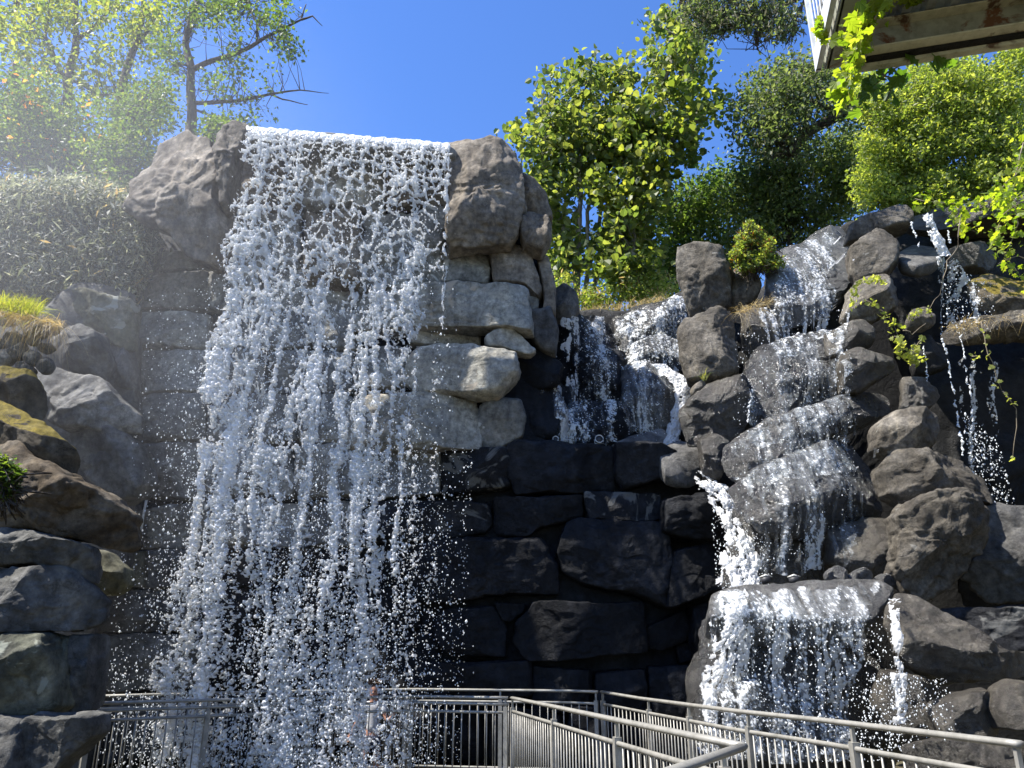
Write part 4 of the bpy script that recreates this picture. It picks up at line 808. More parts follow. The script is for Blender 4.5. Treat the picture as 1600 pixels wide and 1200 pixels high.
def crown_pts(ell, y, dy, dens, seed, spread):
    """ell: photo ellipses (px, py, rx, ry[, weight[, y shift]]); returns twig tips and leaf centres"""
    rs = np.random.RandomState(seed); tips = []; leaves = []
    for e in ell:
        px, py, rx, ry = e[:4]; w = e[4] if len(e) > 4 else 1; ys = e[5] if len(e) > 5 else 0
        n = max(3, int(rx*ry*dens*w/118))
        for _ in range(n):
            v = rs.normal(0, 1, 3); v /= np.linalg.norm(v); v *= rs.rand()**.42*(1+.32*(rs.rand() < .12)*rs.rand())
            yy = y+ys+v[1]*dy; tips.append(at(px+v[0]*rx, py+v[2]*ry, yy))
    tips = np.array(tips)
    if dens < 8:
        g = vn(tips[:, 0]*1.5, tips[:, 1]*1.2, tips[:, 2]*1.5, seed)+.35*vn(tips[:, 0]*4, tips[:, 1]*3, tips[:, 2]*4, seed+1); tips = tips[g > -.22]
    return tips
def tree(name, label, cat, y, limbs, ell, dens, per, lsize, lmat, seed, dy=1.3, spread=.22, bark='bark', up=.3, shape='leaf', twigs=True, group=None, droop=0., extra=None, base=None):
    rs = np.random.RandomState(seed); sk = []; mb = MB(); root_p = None
    for L_ in limbs:
        r0, r1 = L_[0]; pts = [at(p[0], p[1], y+(p[2] if len(p) > 2 else 0)) for p in L_[1:]]
        n = 6*(len(pts)-1)+1; t = np.linspace(0, len(pts)-1, n); Pp = np.array([[np.interp(q, range(len(pts)), [p[c] for p in pts]) for c in range(3)] for q in t])
        Pp = Pp+.05*np.stack([fbm(Pp[:, 2]*1.3, Pp[:, 0], None, seed+c, 2) for c in range(3)], -1)
        mb.tube(Pp, list(np.linspace(r0, r1, n)), 8); sk.append(Pp)
        if root_p is None: root_p = Pp[0]
    tips = crown_pts(ell, y, dy, dens, seed, spread)
    root = empty(name, Vector(root_p if root_p is not None else tips[tips[:, 2].argmin()]), label, cat, group)
    if sk:
        sk = np.vstack(sk)
        if twigs:
            for p in tips[:: max(1, len(tips)//420)]:
                d = np.linalg.norm(sk-p, axis=1)+.35*np.maximum(0, sk[:, 2]-p[2]); q = sk[np.argsort(d)[rs.randint(0, 6)]]
                if np.linalg.norm(p-q) > 1.25: continue
                mid = (p+q)/2+rs.normal(0, .1, 3)-np.array([0, 0, .08]); mb.tube([q, mid, p], [.012, .007, .003], 4, cap=False)
        mb.build('trunk', M[bark], root, True)
    n = len(tips); C = np.repeat(tips, per, 0)+rs.normal(0, spread, (n*per, 3))*np.array([1, 1, .8])
    Vv, Ff = leaf_arrays(C, lsize, seed, up, shape, droop=droop)
    mk('crown', Vv, Ff, M[lmat], root, False)
    if extra:
        for nm, frac, sz, mt, shp, dr in extra:
            T2 = tips[rs.rand(n) < frac]; C = np.repeat(T2, 6, 0)+rs.normal(0, spread*1.1, (len(T2)*6, 3)); Vv, Ff = leaf_arrays(C, sz, seed+9, up, shp, droop=dr); mk(nm, Vv, Ff, M[mt], root, False)
    return root
# trees above the bank
tree('tree', 'slender yellow green tree with forked trunk nearest the picture edge', 'tree', 17, [((.16, .05), (96, 300), (100, 200), (108, 134), (116, 88), (120, 59), (118, 0), (112, -60)), ((.06, .02), (120, 62), (145, 45), (180, 8), (210, -30)), ((.05, .02), (103, 128), (84, 95), (73, 56), (78, -10)), ((.05, .015), (106, 140), (80, 70), (40, 20), (10, -30)), ((.04, .01), (108, 120), (150, 148), (180, 146))],
     [(20, 30, 50, 40), (70, 10, 50, 35), (130, 20, 50, 40), (40, 75, 45, 30), (150, 80, 35, 30, .6), (100, 110, 40, 40, .5), (60, 130, 40, 40, .7), (-30, 60, 40, 50), (170, 10, 30, 30), (140, 140, 40, 30, .6)], 3.1, 18, .135, 'lf_yel', 31, dy=1.6, group='trees above the bank')
tree('tree', 'slender tree with rough upright trunk in the middle of the bank trees', 'tree', 18, [((.17, .05), (176, 300), (180, 240), (187, 160), (197, 115), (212, 70), (224, 10), (230, -60)), ((.05, .02), (187, 160), (178, 130), (172, 100)), ((.05, .02), (212, 75), (235, 45), (250, 10), (260, -30))],
     [(215, 25, 45, 40), (195, 85, 40, 35, .8), (240, 60, 40, 40, .8), (225, 130, 45, 40), (250, 10, 40, 30), (180, 160, 40, 30, .7), (235, 185, 35, 30), (160, 120, 30, 30, .5)], 2.9, 16, .125, 'lf_yel', 32, dy=1.6, group='trees above the bank')
tree('tree', 'dark trunked tree with two long limbs reaching over the waterfall', 'tree', 15, [((.15, .05), (292, 260), (295, 208), (302, 165), (296, 120), (292, 70), (297, 25), (312, -30)), ((.07, .012), (299, 110), (345, 90), (400, 64), (440, 46), (472, 28), (480, 5)), ((.055, .005), (304, 163), (360, 158), (420, 146), (470, 140), (515, 144)), ((.04, .012), (400, 64), (403, 35), (390, 8), (375, -20)), ((.035, .01), (303, 170), (330, 178), (360, 190)), ((.03, .008), (420, 145), (440, 155), (480, 162)), ((.03, .008), (472, 28), (490, 22), (505, 38))],
     [(405, 15, 45, 28), (440, 60, 30, 28, .8), (350, 50, 40, 40, .6), (262, 75, 30, 50), (425, 110, 35, 22, .7), (340, 130, 45, 25, .6), (385, 150, 45, 18, .9), (300, 20, 40, 30), (410, 178, 20, 14, .6), (455, 85, 18, 14, .5), (350, 8, 40, 25), (355, 195, 40, 20, .8), (462, 135, 22, 12, .5), (370, 95, 30, 20, .5), (470, 28, 20, 14, .4)], 6.0, 12, .10, 'lf_mid', 33, dy=1.0, spread=.14, group='trees above the bank')
tree('bush', 'tall leafy thicket with a few orange leaves behind the juniper', 'bush', 14.5, [((.05, .02), (30, 330), (40, 200), (20, 100)), ((.05, .02), (90, 330), (80, 220), (100, 150))],
     [(30, 150, 70, 50), (20, 210, 70, 50), (80, 200, 60, 60), (60, 260, 80, 40), (130, 250, 60, 45), (-30, 200, 60, 80), (120, 185, 40, 40)], 6.0, 22, .085, 'lf_mid', 34, dy=1.2, spread=.18, extra=[('turning_leaves', .05, .11, 'lf_or', 'leaf', 0), ('crown_highlights', .5, .085, 'lf_yel', 'leaf', 0)])
tree('bush', 'dense green bush between the bank trees and the left crown rock', 'bush', 14.0, [((.05, .02), (200, 330), (205, 220), (215, 150)), ((.03, .01), (212, 240), (190, 200), (210, 160))],
     [(200, 190, 50, 45), (170, 240, 45, 40), (220, 230, 40, 50), (190, 290, 45, 35), (240, 180, 40, 35), (250, 140, 30, 30, .6), (160, 290, 50, 35)], 7.0, 20, .08, 'lf_mid', 35, dy=1.0, spread=.16, extra=[('crown_highlights', .3, .08, 'lf_yel', 'leaf', 0)])
tree('bush', 'thin leafy growth between the two crown rocks behind the lip', 'bush', 13.8, [((.03, .01), (335, 260), (338, 220), (345, 190))], [(335, 205, 22, 22), (352, 195, 18, 14, .7), (325, 220, 20, 15)], 9, 16, .08, 'lf_mid', 36, dy=.6, spread=.12)
# juniper carpet hanging over the bank
jr = tree('juniper', 'dark grey green juniper mat spilling over the bank boulders', 'juniper', 11.4, [((.05, .02), (60, 330), (90, 400), (150, 430)), ((.04, .02), (100, 330), (160, 380), (205, 420))],
     [(30, 330, 90, 40), (110, 320, 70, 32), (170, 345, 50, 35), (60, 390, 110, 55), (150, 400, 75, 50), (205, 385, 28, 22), (80, 440, 90, 30), (-50, 400, 60, 90), (195, 430, 25, 40, .6), (212, 345, 28, 22), (180, 318, 45, 16, .8), (40, 305, 60, 12, .6), (120, 300, 50, 10, .5)], 17, 34, .085, 'lf_jun', 37, dy=.55, spread=.15, shape='needle', twigs=False, extra=[('crown_shoots', .35, .2, 'lf_jun', 'needle', -1), ('dry_stalks', .06, .15, 'straw', 'needle', -1)])
# middle trees
tree('tree', 'broad leaved tree with several pale upright stems beside the pillar', 'tree', 16, [((.09, .03), (903, 520), (902, 440), (903, 380), (908, 300), (900, 200), (925, 100)), ((.07, .02), (915, 520), (917, 430), (918, 330), (935, 240), (945, 160)), ((.06, .02), (890, 520), (885, 400), (870, 300), (850, 220), (845, 150)), ((.06, .02), (925, 510), (934, 400), (940, 300), (970, 200), (975, 110))],
     [(927, 85, 16, 26), (900, 125, 32, 36), (935, 130, 28, 35), (860, 140, 26, 28), (852, 190, 26, 28), (808, 208, 13, 14, 1.2), (828, 232, 22, 18), (895, 190, 45, 40), (870, 240, 45, 35), (935, 210, 40, 50), (850, 290, 36, 40, 1.2), (900, 280, 45, 40, .8), (870, 350, 30, 40, 1.3), (880, 410, 30, 40, 1.2), (930, 300, 40, 40, .7), (930, 400, 40, 45, .6), (973, 98, 11, 22), (975, 140, 22, 30)], 4.4, 13, .15, 'lf_pop', 41, dy=1.1, spread=.17, bark='barkp', shape='round', group='broad leaved trees over the middle cascade')
tree('tree', 'leaning broad leaved tree with glowing yellow green leaves', 'tree', 15.5, [((.07, .04), (985, 520), (984, 440), (990, 370), (996, 290), (1006, 230), (1025, 165), (1042, 115), (1062, 60), (1068, 20)), ((.05, .02), (996, 290), (970, 250), (955, 220)), ((.05, .015), (1006, 230), (1050, 215), (1090, 190), (1122, 150)), ((.04, .015), (1025, 165), (1065, 120), (1090, 70)), ((.03, .01), (1062, 60), (1040, 45), (1020, 35)), ((.08, .04), (960, 500), (975, 440), (985, 400)), ((.07, .03), (1010, 500), (990, 430), (985, 380))],
     [(1000, 185, 50, 38), (985, 160, 28, 22), (1040, 130, 45, 40), (1082, 85, 28, 45), (1060, 45, 34, 34), (1018, 34, 9, 10, 1.3), (1018, 72, 10, 9, 1.3), (1010, 240, 60, 45, 1.1), (950, 235, 40, 35, 1.2), (1060, 195, 38, 45), (1110, 168, 20, 18, .9), (1124, 150, 8, 12, 1.2), (1068, 238, 22, 20, .8), (1030, 90, 24, 20), (960, 290, 45, 30, 1.1), (1015, 300, 40, 40, .6), (1085, 130, 24, 34), (1000, 265, 30, 26, 1.3), (975, 350, 40, 35, 1.2), (1000, 400, 40, 40), (960, 420, 35, 30)], 4.3, 13, .155, 'lf_pop', 42, dy=1.1, spread=.17, bark='barkp', shape='round', group='broad leaved trees over the middle cascade', extra=[('sunny_leaves', .5, .14, 'lf_yel', 'round', 0)])
tree('bush', 'dark green laurel bush behind the lip of the middle cascade', 'bush', 18, [((.06, .02), (1060, 520), (1058, 400), (1050, 320))], [(1020, 340, 55, 45), (1085, 320, 48, 45), (1120, 280, 26, 26), (1125, 330, 45, 55), (1050, 400, 75, 50), (1130, 400, 45, 50), (980, 380, 45, 50, .7), (1000, 440, 60, 35)], 6.5, 20, .12, 'lf_drk', 43, dy=1.2, spread=.26, extra=[('crown_highlights', .5, .11, 'lf_mid', 'leaf', 0)])
tree('bush', 'low pale bushes and weeds along the top of the middle cascade', 'bush', 15.2, [], [(925, 465, 32, 18), (975, 455, 40, 22), (880, 450, 22, 18), (1035, 450, 30, 18), (940, 480, 40, 8)], 10, 18, .07, 'lf_shr', 44, dy=.5, spread=.12, extra=[('dry_stalks', .5, .14, 'straw', 'needle', -1)])
# evergreen oak with lichened twigs
tree('oak_tree', 'evergreen oak with grey lichened twigs behind the footbridge corner', 'oak tree', 15, [((.20, .10), (1400, 260), (1350, 150), (1312, 172), (1286, 193), (1258, 212), (1235, 240)), ((.08, .03), (1312, 172), (1270, 160), (1225, 170)), ((.07, .02), (1262, 210), (1262, 180), (1240, 130)), ((.05, .015), (1290, 150), (1250, 100), (1215, 110))],
     [(1180, 140, 38, 32), (1165, 180, 26, 34), (1215, 125, 40, 28), (1250, 110, 38, 30), (1205, 175, 45, 40), (1262, 160, 45, 45), (1170, 222, 28, 24, .8), (1225, 220, 60, 38), (1300, 120, 40, 40), (1330, 170, 40, 40, .8)], 7.0, 16, .10, 'lf_oak', 45, dy=1.0, spread=.18, extra=[('lichen', .55, .12, 'lf_lich', 'needle', .8)])
tree('bush', 'high mid green thicket falling away below the oak', 'bush', 16.5, [((.06, .03), (1240, 460), (1235, 340), (1240, 260))], [(1195, 270, 50, 38), (1250, 255, 60, 38), (1175, 315, 45, 40), (1235, 310, 65, 48), (1300, 275, 50, 50), (1300, 335, 55, 50), (1180, 370, 50, 40), (1240, 370, 60, 40), (1330, 230, 45, 40), (1345, 300, 40, 50)], 7.5, 22, .095, 'lf_oak', 46, dy=1.1, spread=.22, extra=[('crown_highlights', .35, .09, 'lf_shr', 'leaf', 0), ('shaded_leaves', .4, .10, 'lf_drk', 'leaf', 0)])
tree('oak_tree', 'twiggy oak boughs hanging in from above with lichen', 'oak tree', 11, [((.06, .02), (1400, -120), (1320, -50), (1262, -5), (1200, 25), (1150, 20), (1100, 35)), ((.03, .01), (1262, -5), (1245, 40), (1232, 62)), ((.03, .01), (1200, 22), (1185, 55), (1180, 78)), ((.03, .01), (1150, 20), (1130, 50)), ((.04, .01), (1300, -40), (1200, -30), (1090, -20), (1060, 5))],
     [(1090, 12, 36, 24), (1130, 30, 36, 24), (1175, 25, 42, 26, .9), (1220, 20, 40, 26, .7), (1100, 48, 22, 14, .8), (1200, 50, 40, 14, .5), (1140, -20, 90, 20), (1240, 45, 14, 18, .4)], 9.0, 11, .075, 'lf_oak', 47, dy=.6, spread=.10, extra=[('lichen', .8, .12, 'lf_lich', 'needle', 1.2)])
tree('bush', 'large bright yellow green bush under the footbridge', 'bush', 12.6, [((.06, .02), (1480, 360), (1470, 260), (1450, 150)), ((.05, .02), (1560, 360), (1550, 250), (1560, 130)), ((.04, .015), (1400, 360), (1398, 280), (1385, 200))],
     [(1450, 125, 42, 30, 1.0), (1405, 175, 48, 38), (1480, 160, 55, 40, .85), (1380, 235, 45, 40), (1445, 220, 60, 45), (1520, 210, 50, 45), (1575, 140, 32, 40, .8), (1575, 210, 40, 50), (1400, 290, 55, 38), (1470, 290, 60, 38), (1540, 280, 50, 40), (1590, 270, 30, 50), (1360, 290, 30, 35), (1445, 325, 60, 12, .9), (1510, 118, 55, 26), (1590, 92, 36, 24), (1360, 150, 26, 40, .8), (1540, 160, 45, 35)], 11, 24, .068, 'lf_shr', 49, dy=.8, spread=.085, extra=[('crown_shoots', .35, .075, 'lf_yel', 'leaf', 0), ('shaded_leaves', .35, .07, 'lf_oak', 'leaf', 0)])
tree('fern', 'green and rust coloured fern tuft on the small rounded boulder', 'fern', 11.5, [((.02, .01), (1175, 445), (1178, 400), (1180, 370)), ((.01, .004), (1178, 420), (1165, 385), (1160, 362)), ((.01, .004), (1180, 420), (1195, 395), (1205, 380))], [(1162, 378, 8, 16), (1180, 368, 7, 15), (1172, 352, 4, 8, 1.3), (1196, 385, 10, 14), (1190, 408, 24, 14), (1168, 412, 16, 16), (1212, 410, 12, 9), (1150, 395, 8, 8)], 42, 16, .05, 'lf_shr', 50, dy=.22, spread=.04, extra=[('rust_fronds', .5, .07, 'fernr', 'needle', .6), ('tip_fronds', .7, .08, 'lf_yel', 'needle', -1)])

# vines with lobed leaves ------------------------------------------------
def vine(label, y, runs, n, size, mat, seed, w=12, dy=.15, stems=(), name='vine', up=.5, droop=.6):
    rs = np.random.RandomState(seed); C = []; mb = MB()
    for run in runs:
        run = np.array(run, float); t = rs.uniform(0, len(run)-1, int(n*len(run)/sum(len(r) for r in runs)))
        for q in t:
            k = min(int(q), len(run)-2); p = run[k]+(run[k+1]-run[k])*(q-k); C.append(at(p[0]+rs.normal(0, w*.6), p[1]+rs.normal(0, w*.6), y+rs.normal(0, dy)-.05))
    allst = [r for r in runs]+list(stems)
    for run in allst:
        pts = [at(p[0], p[1], y) for p in run]; q = []
        for a, b in zip(pts[:-1], pts[1:]): q += [a+(b-a)*t+rs.normal(0, .012, 3) for t in (0, .33, .66)]
        q.append(pts[-1]); mb.tube(q, list(np.linspace(.010, .004, len(q))), 5)
    root = empty(name, Vector(at(*runs[0][0], y)), label, 'vine'); mb.build('stem', M['vinebark'], root, True)
    Vv, Ff = leaf_arrays(np.array(C), size, seed, up, 'lobed', droop=droop); mk('leaves', Vv, Ff, M[mat], root, False); return root
vine('lime green vine climbing the pale pipe of the footbridge', 4.75, [[(1395, -20), (1375, 10), (1350, 45), (1335, 85), (1320, 130), (1312, 165)], [(1350, 10), (1335, 60), (1325, 100)]], 260, .085, 'lf_vine', 61, 15, .08)
vine('small lime green sprig on the footbridge fence', 5.2, [[(1283, 30), (1278, 45), (1290, 62)]], 36, .07, 'lf_vine', 62, 7, .04)
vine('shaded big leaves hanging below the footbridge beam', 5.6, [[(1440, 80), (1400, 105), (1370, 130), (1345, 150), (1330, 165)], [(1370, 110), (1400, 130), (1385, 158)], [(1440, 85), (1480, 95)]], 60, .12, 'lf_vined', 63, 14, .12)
vine('few lime leaves at the top edge on the corrugated deck', 5.2, [[(1410, -5), (1428, 6), (1445, 2)]], 16, .07, 'lf_vine', 64, 7, .03)
vine('vine with large sunny leaves draping the picture edge beside the recess', 10.2, [[(1600, 220), (1580, 290), (1590, 350), (1570, 400)], [(1620, 300), (1560, 340), (1558, 380), (1600, 440)], [(1600, 260), (1560, 300), (1520, 330)]], 330, .085, 'lf_vine', 65, 17, .25, stems=[[(1620, 410), (1590, 400), (1560, 412)]])
vine('leafy vine fringe along the top of the recess', 10.9, [[(1430, 310), (1480, 318), (1530, 320), (1600, 300)], [(1490, 330), (1500, 350), (1530, 365)], [(1560, 310), (1600, 330)]], 230, .085, 'lf_vine', 66, 13, .25)
vine('yellow green ivy covering the leafy boulder', 10.2, [[(1338, 445), (1334, 465), (1333, 482)], [(1345, 440), (1365, 438), (1378, 440)], [(1350, 468), (1375, 482), (1396, 508), (1405, 530)]], 130, .06, 'lf_vinep', 67, 6, .06)
vine('bunch of yellow leaves between the leafy boulder and the round boulder', 10.1, [[(1400, 545), (1420, 560), (1440, 565)], [(1440, 530), (1425, 550), (1410, 560)], [(1400, 525), (1410, 540)]], 95, .075, 'lf_vinep', 68, 8, .08)
vine('pale leaves lying on the small round stone', 10.15, [[(1420, 500), (1430, 488), (1450, 483), (1456, 492)]], 50, .045, 'lf_vinep', 69, 4, .03)
vine('long thin vine dangling in front of the black recess', 10.0, [[(1535, 505), (1540, 540), (1555, 580), (1565, 610)], [(1565, 610), (1590, 640), (1582, 720)], [(1520, 555), (1530, 560)]], 34, .06, 'lf_vinep', 70, 7, .05, stems=[[(1500, 335), (1495, 385), (1478, 420), (1470, 460), (1445, 490)], [(1412, 515), (1425, 522), (1447, 505)]])
# dry roots along the ledge in the recess, dry and green grass tufts
def tuft(name, label, bases, y, n, ln, mat, seed, lean=(0, 0, 1), spread=.5, r=.0035, dy=.15, grav=.5, cat='grass', flowers=None):
    rs = np.random.RandomState(seed); V = []; Fq = []; b = np.array(bases, float)
    tips = []
    for i in range(n):
        q = rs.uniform(0, len(b)-1); k = min(int(q), len(b)-2); p = b[k]+(b[k+1]-b[k])*(q-k)+rs.normal(0, 3, 2); P0 = at(p[0], p[1], y+rs.normal(0, dy))
        d = np.array(lean, float)+rs.normal(0, spread, 3); d /= np.linalg.norm(d); L_ = ln*rs.uniform(.45, 1.1); w = np.cross(d, rs.normal(0, 1, 3)); w /= np.linalg.norm(w); o = len(V)
        for s_ in (0, .35, .7, 1.0):
            c = P0+d*L_*s_-np.array([0, 0, grav*L_*s_*s_]); ww = r*(1-.85*s_); V += [c-w*ww, c+w*ww]
        tips.append(c)
        for j in range(3): Fq.append((o+2*j, o+2*j+1, o+2*j+3, o+2*j+2))
    ob = mk(name, np.array(V), np.array(Fq), M[mat], smooth=False); tag(ob, label, cat)
    return tips
tuft('grass_tuft', 'bright grass and weeds growing on the bank at the picture edge', [(-40, 480), (20, 484), (60, 492)], 8.5, 900, .42, 'grass', 71, (-.05, 0, 1), .45, .004)
tuft('grass_tuft', 'dry drooping grass and roots under the bright grass on the bank', [(-40, 482), (20, 492), (60, 500), (95, 508)], 8.45, 700, .38, 'straw', 72, (.35, -.4, .1), .5, .003, grav=1.0)
tuft('grass_tuft', 'dry straw grass on the wet rock beside the head slab', [(1150, 488), (1180, 478), (1205, 470)], 11.0, 170, .36, 'straw', 73, (.1, -.3, .5), .6, .003, grav=.9)
tuft('grass_tuft', 'dry grass along the lip behind the middle cascade', [(900, 490), (950, 486), (1000, 478), (1040, 466)], 14.0, 500, .3, 'straw', 74, (0, 0, 1), .5, .004)
tuft('dry_roots', 'tangle of dry roots hanging from the ledge in the recess', [(1480, 512), (1530, 503), (1620, 492)], 10.2, 200, .24, 'straw', 75, (0, -.4, -.2), .8, .003, grav=.4, cat='roots')
tuft('grass_tuft', 'few blades growing between the brown boulders', [(1095, 590), (1105, 592)], 10.6, 26, .3, 'grass', 76, (0, 0, 1), .4, .003)
tree('small_plant', 'small green plant growing from the red brown boulder', 'plant', 6.6, [((.008, .004), (0, 800), (8, 770), (12, 730))], [(12, 745, 14, 20), (5, 770, 18, 14), (18, 735, 8, 12), (0, 720, 10, 10)], 30, 9, .05, 'lf_mid', 77, dy=.12, spread=.035, up=1.0)

# ------------------------------------------------------------------ footbridge
PB = at(1284, 109, 5.6); ZB = PB[2]
ux = np.array([.972, -.235, 0]); vy = np.array([.235, .972, 0]); up = np.array([0, 0, 1.])
br = empty('footbridge', PB, 'weathered steel footbridge overhead with peeling olive grey beam', 'footbridge')
LEN = 5.2; 
def bb(nm, c, a, b_, h, mat): m_ = MB(); m_.box(c, a, b_, h); return m_.build(nm, M[mat], br)
# far channel beam: web, flanges
x0 = .32
bc = PB+ux*(x0+LEN/2)
bb('beam_web', bc+up*.19-vy*.03, ux*LEN/2, vy*.008, up*.14, 'beam')
bb('beam_flange', bc+up*.035-vy*.09, ux*LEN/2, vy*.07, up*.008, 'flange')
bb('beam_flange', bc+up*.338-vy*.08, ux*LEN/2, vy*.06, up*.008, 'flange')
bb('beam_flange', bc-up*.012+vy*.045, ux*LEN/2, vy*.035, up*.022, 'flange')
bb('beam_gap', bc+up*.015-vy*.005, ux*LEN/2, vy*.05, up*.012, 'black')  # black strip painted in for the shade between the flange pieces
# fascia at the corner and side channel running toward the viewer
bb('side_beam', PB+ux*.05-vy*1.6+up*.16, ux*.012, vy*1.6, up*.16, 'beam')
bb('side_beam_flange', PB+ux*.13-vy*1.6+up*.008, ux*.085, vy*1.6, up*.008, 'beam')
bb('end_plate', PB+ux*.17+up*.16, ux*.15, vy*.008, up*.155, 'beam')
m_ = MB()
xs = 0.30; zc = .37
while xs < 5.4:
    for (a, b_, z1, z2) in ((0, .07, 0, 0), (.07, .10, 0, .05), (.10, .17, .05, .05), (.17, .20, .05, 0)):
        c1 = PB+ux*(xs+a)+up*(zc+z1); c2 = PB+ux*(xs+b_)+up*(zc+z2)
        V = [c1, c2, c2-vy*3.2, c1-vy*3.2, c1+up*.012, c2+up*.012, c2-vy*3.2+up*.012, c1-vy*3.2+up*.012]; m_.add(V, [(0, 1, 2, 3), (7, 6, 5, 4), (0, 4, 5, 1), (2, 6, 7, 3), (1, 5, 6, 2), (3, 7, 4, 0)])
    xs += .20
m_.build('corrugated_deck', M['deckm'], br)
m_ = MB(); m_.box(PB+ux*2.9-vy*1.6+up*.47, ux*2.9, vy*1.6, up*.04); m_.build('deck_slab', M['path'], br)
for k in range(3): bb('cross_beam', PB+ux*(1.95+1.45*k)-vy*1.5+up*.25, ux*.05, vy*1.42, up*.10, 'beam')
m_ = MB(); m_.tube([PB+ux*.30-vy*.02-up*.02, PB+ux*.33-vy*3.2+up*.0], .055, 14); m_.build('pipe', M['pipe'], br, True)
bb('fence_bottom_rail', PB-ux*.02-vy*1.6+up*.03, ux*.018, vy*1.6, up*.03, 'whitem')
bb('fence_top_rail', PB-ux*.03-vy*1.6+up*1.12, ux*.02, vy*1.6, up*.02, 'whitem')
bb('fence_post', PB-ux*.03+up*.58, ux*.022, vy*.022, up*.58, 'whitem')
m_ = MB(); m_.tube([(0, 0, 0), (0, 0, 1.06)], .008, 5); fb = m_.build('fence_bar', M['whitem'], br)
for k in range(28):
    o = fb if k == 0 else fb.copy()
    if k: COL.objects.link(o); o.parent = br
    o.location = Vector(-ux*.03-vy*(.10+.11*k)+up*.05)
for k in range(1, 3): bb('fence_post', PB-ux*.03-vy*1.55*k+up*.58, ux*.022, vy*.022, up*.58, 'whitem')
bb('fascia_strip', PB-ux*.045-vy*1.6+up*.10, ux*.005, vy*1.6, up*.10, 'whitem')

# ------------------------------------------------------------------ lamps and conduit
def fixture(px, py, y, label, r=.065, ring='lamp'):
    p = at(px, py, y); rt = empty('floodlight', p-np.array([0, 0, r]), label, 'floodlight', 'small floodlights among the rocks')
    m_ = MB(); d = np.array([0, -1, .15]); d /= np.linalg.norm(d); m_.tube([p+d*-.07, p+d*-.02, p+d*.03], [r*.6, r*.9, r*.9], 16); m_.build('housing', M['lampd'], rt, True)
    m_ = MB(); u = np.array([1., 0, 0]); w = np.cross(d, u); q = [p+d*.035+r*(math.cos(a)*u+math.sin(a)*w) for a in np.linspace(0, 2*math.pi, 21)]; m_.tube(q, .009, 6, cap=False); m_.build('rim', M[ring], rt, True)
    m_ = MB(); m_.tube([p-u*r*1.1, p-u*r*1.1-np.array([0, 0, r]), p+u*r*1.1-np.array([0, 0, r]), p+u*r*1.1], .008, 5); m_.build('bracket', M[ring], rt, True)
fixture(936, 687, 11.75, 'round floodlight with bright rim on the ledge, larger one of the two'); fixture(868, 687, 11.75, 'smaller floodlight on the ledge close to the pillar', .045)
def hooded(px, py, y, label):
    p = at(px, py, y); rt = empty('spotlight', p-np.array([0, 0, .12]), label, 'spotlight', 'hooded spotlights on the flat ledge')
    m_ = MB(); m_.tube([p-np.array([0, 0, .14]), p], [.02, .02], 8); m_.build('stem', M['lampd'], rt, True)
    m_ = MB(); m_.tube([p+np.array([-.05, 0, -.03]), p+np.array([.05, -.02, .0])], [.04, .045], 12); m_.build('body', M['lampd'], rt, True)
    m_ = MB(); m_.tube([p+np.array([-.07, 0, .015]), p+np.array([0, -.01, .035]), p+np.array([.075, -.02, .02])], [.015, .035, .012], 10, .5); m_.build('hood', M['lamp'], rt, True)
hooded(1196, 904, 9.0, 'pale hooded spotlight nearer the foaming chute'); hooded(1240, 904, 9.0, 'pale hooded spotlight nearer the small wet stones')
m_ = MB(); m_.tube([at(234, 757, 11.2), at(224, 805, 11.15), at(217, 855, 11.1)], .02, 8); tag(m_.build('conduit_pipe', M['lamp'], None, True), 'thin grey conduit running down the wall corner', 'pipe')

# ------------------------------------------------------------------ child behind the falling water
def skin_mat(name, c, r=.55):
    m, t, N, L, b, out = new_mat(name); g = N.new('ShaderNodeNewGeometry'); n = nnoise(N, L, g.outputs['Position'], 30, 3)
    L.new(nramp(N, L, n.outputs['Fac'], [(.3, tuple(x*.85 for x in c)), (.7, c)]).outputs[0], b.inputs['Base Color']); b.inputs['Roughness'].default_value = r; return m
M['skin'] = skin_mat('skin', (.50, .26, .18)); M['shirt'] = skin_mat('white_shirt', (.62, .62, .64), .8); M['short'] = skin_mat('dark_blue_shorts', (.03, .035, .07), .85); M['hair'] = skin_mat('brown_hair', (.06, .035, .02), .7); M['shoe'] = skin_mat('dark_shoes', (.03, .03, .03), .6); M['eye'] = skin_mat('eye_dark', (.02, .015, .01), .3)
pb = at(584, 1098, 10.55); ZG = EYE-.88-1.06
kid = empty('person', (pb[0], 10.55, ZG), 'child in white shirt and dark shorts standing behind the falling water', 'person')
def skinned(nm, J, E, mat, lv=1):
    me = bpy.data.meshes.new(nm); me.from_pydata([j[:3] for j in J], E, []); me.materials.append(M[mat]); o = bpy.data.objects.new(nm, me); COL.objects.link(o); o.parent = kid
    md = o.modifiers.new('skin', 'SKIN'); md.use_smooth_shade = True; sv = me.skin_vertices[0].data
    for i, j in enumerate(J): sv[i].radius = (j[3], j[4] if len(j) > 4 else j[3])
    sv[0].use_root = True; sb = o.modifiers.new('subd', 'SUBSURF'); sb.levels = lv; sb.render_levels = lv; return o
J = [(0, 0, .60, .085, .065), (0, 0, .72, .075, .055), (0, 0, .86, .085, .06), (0, 0, .95, .05, .045), (0, -.005, 1.0, .034, .034), (0, -.01, 1.06, .06, .066), (0, -.01, 1.13, .068, .078), (0, -.005, 1.185, .045, .055)]
E = [(i, i+1) for i in range(7)]
def chain(start, pts):
    a = start
    for p in pts: J.append(p); E.append((a, len(J)-1)); a = len(J)-1
    return a
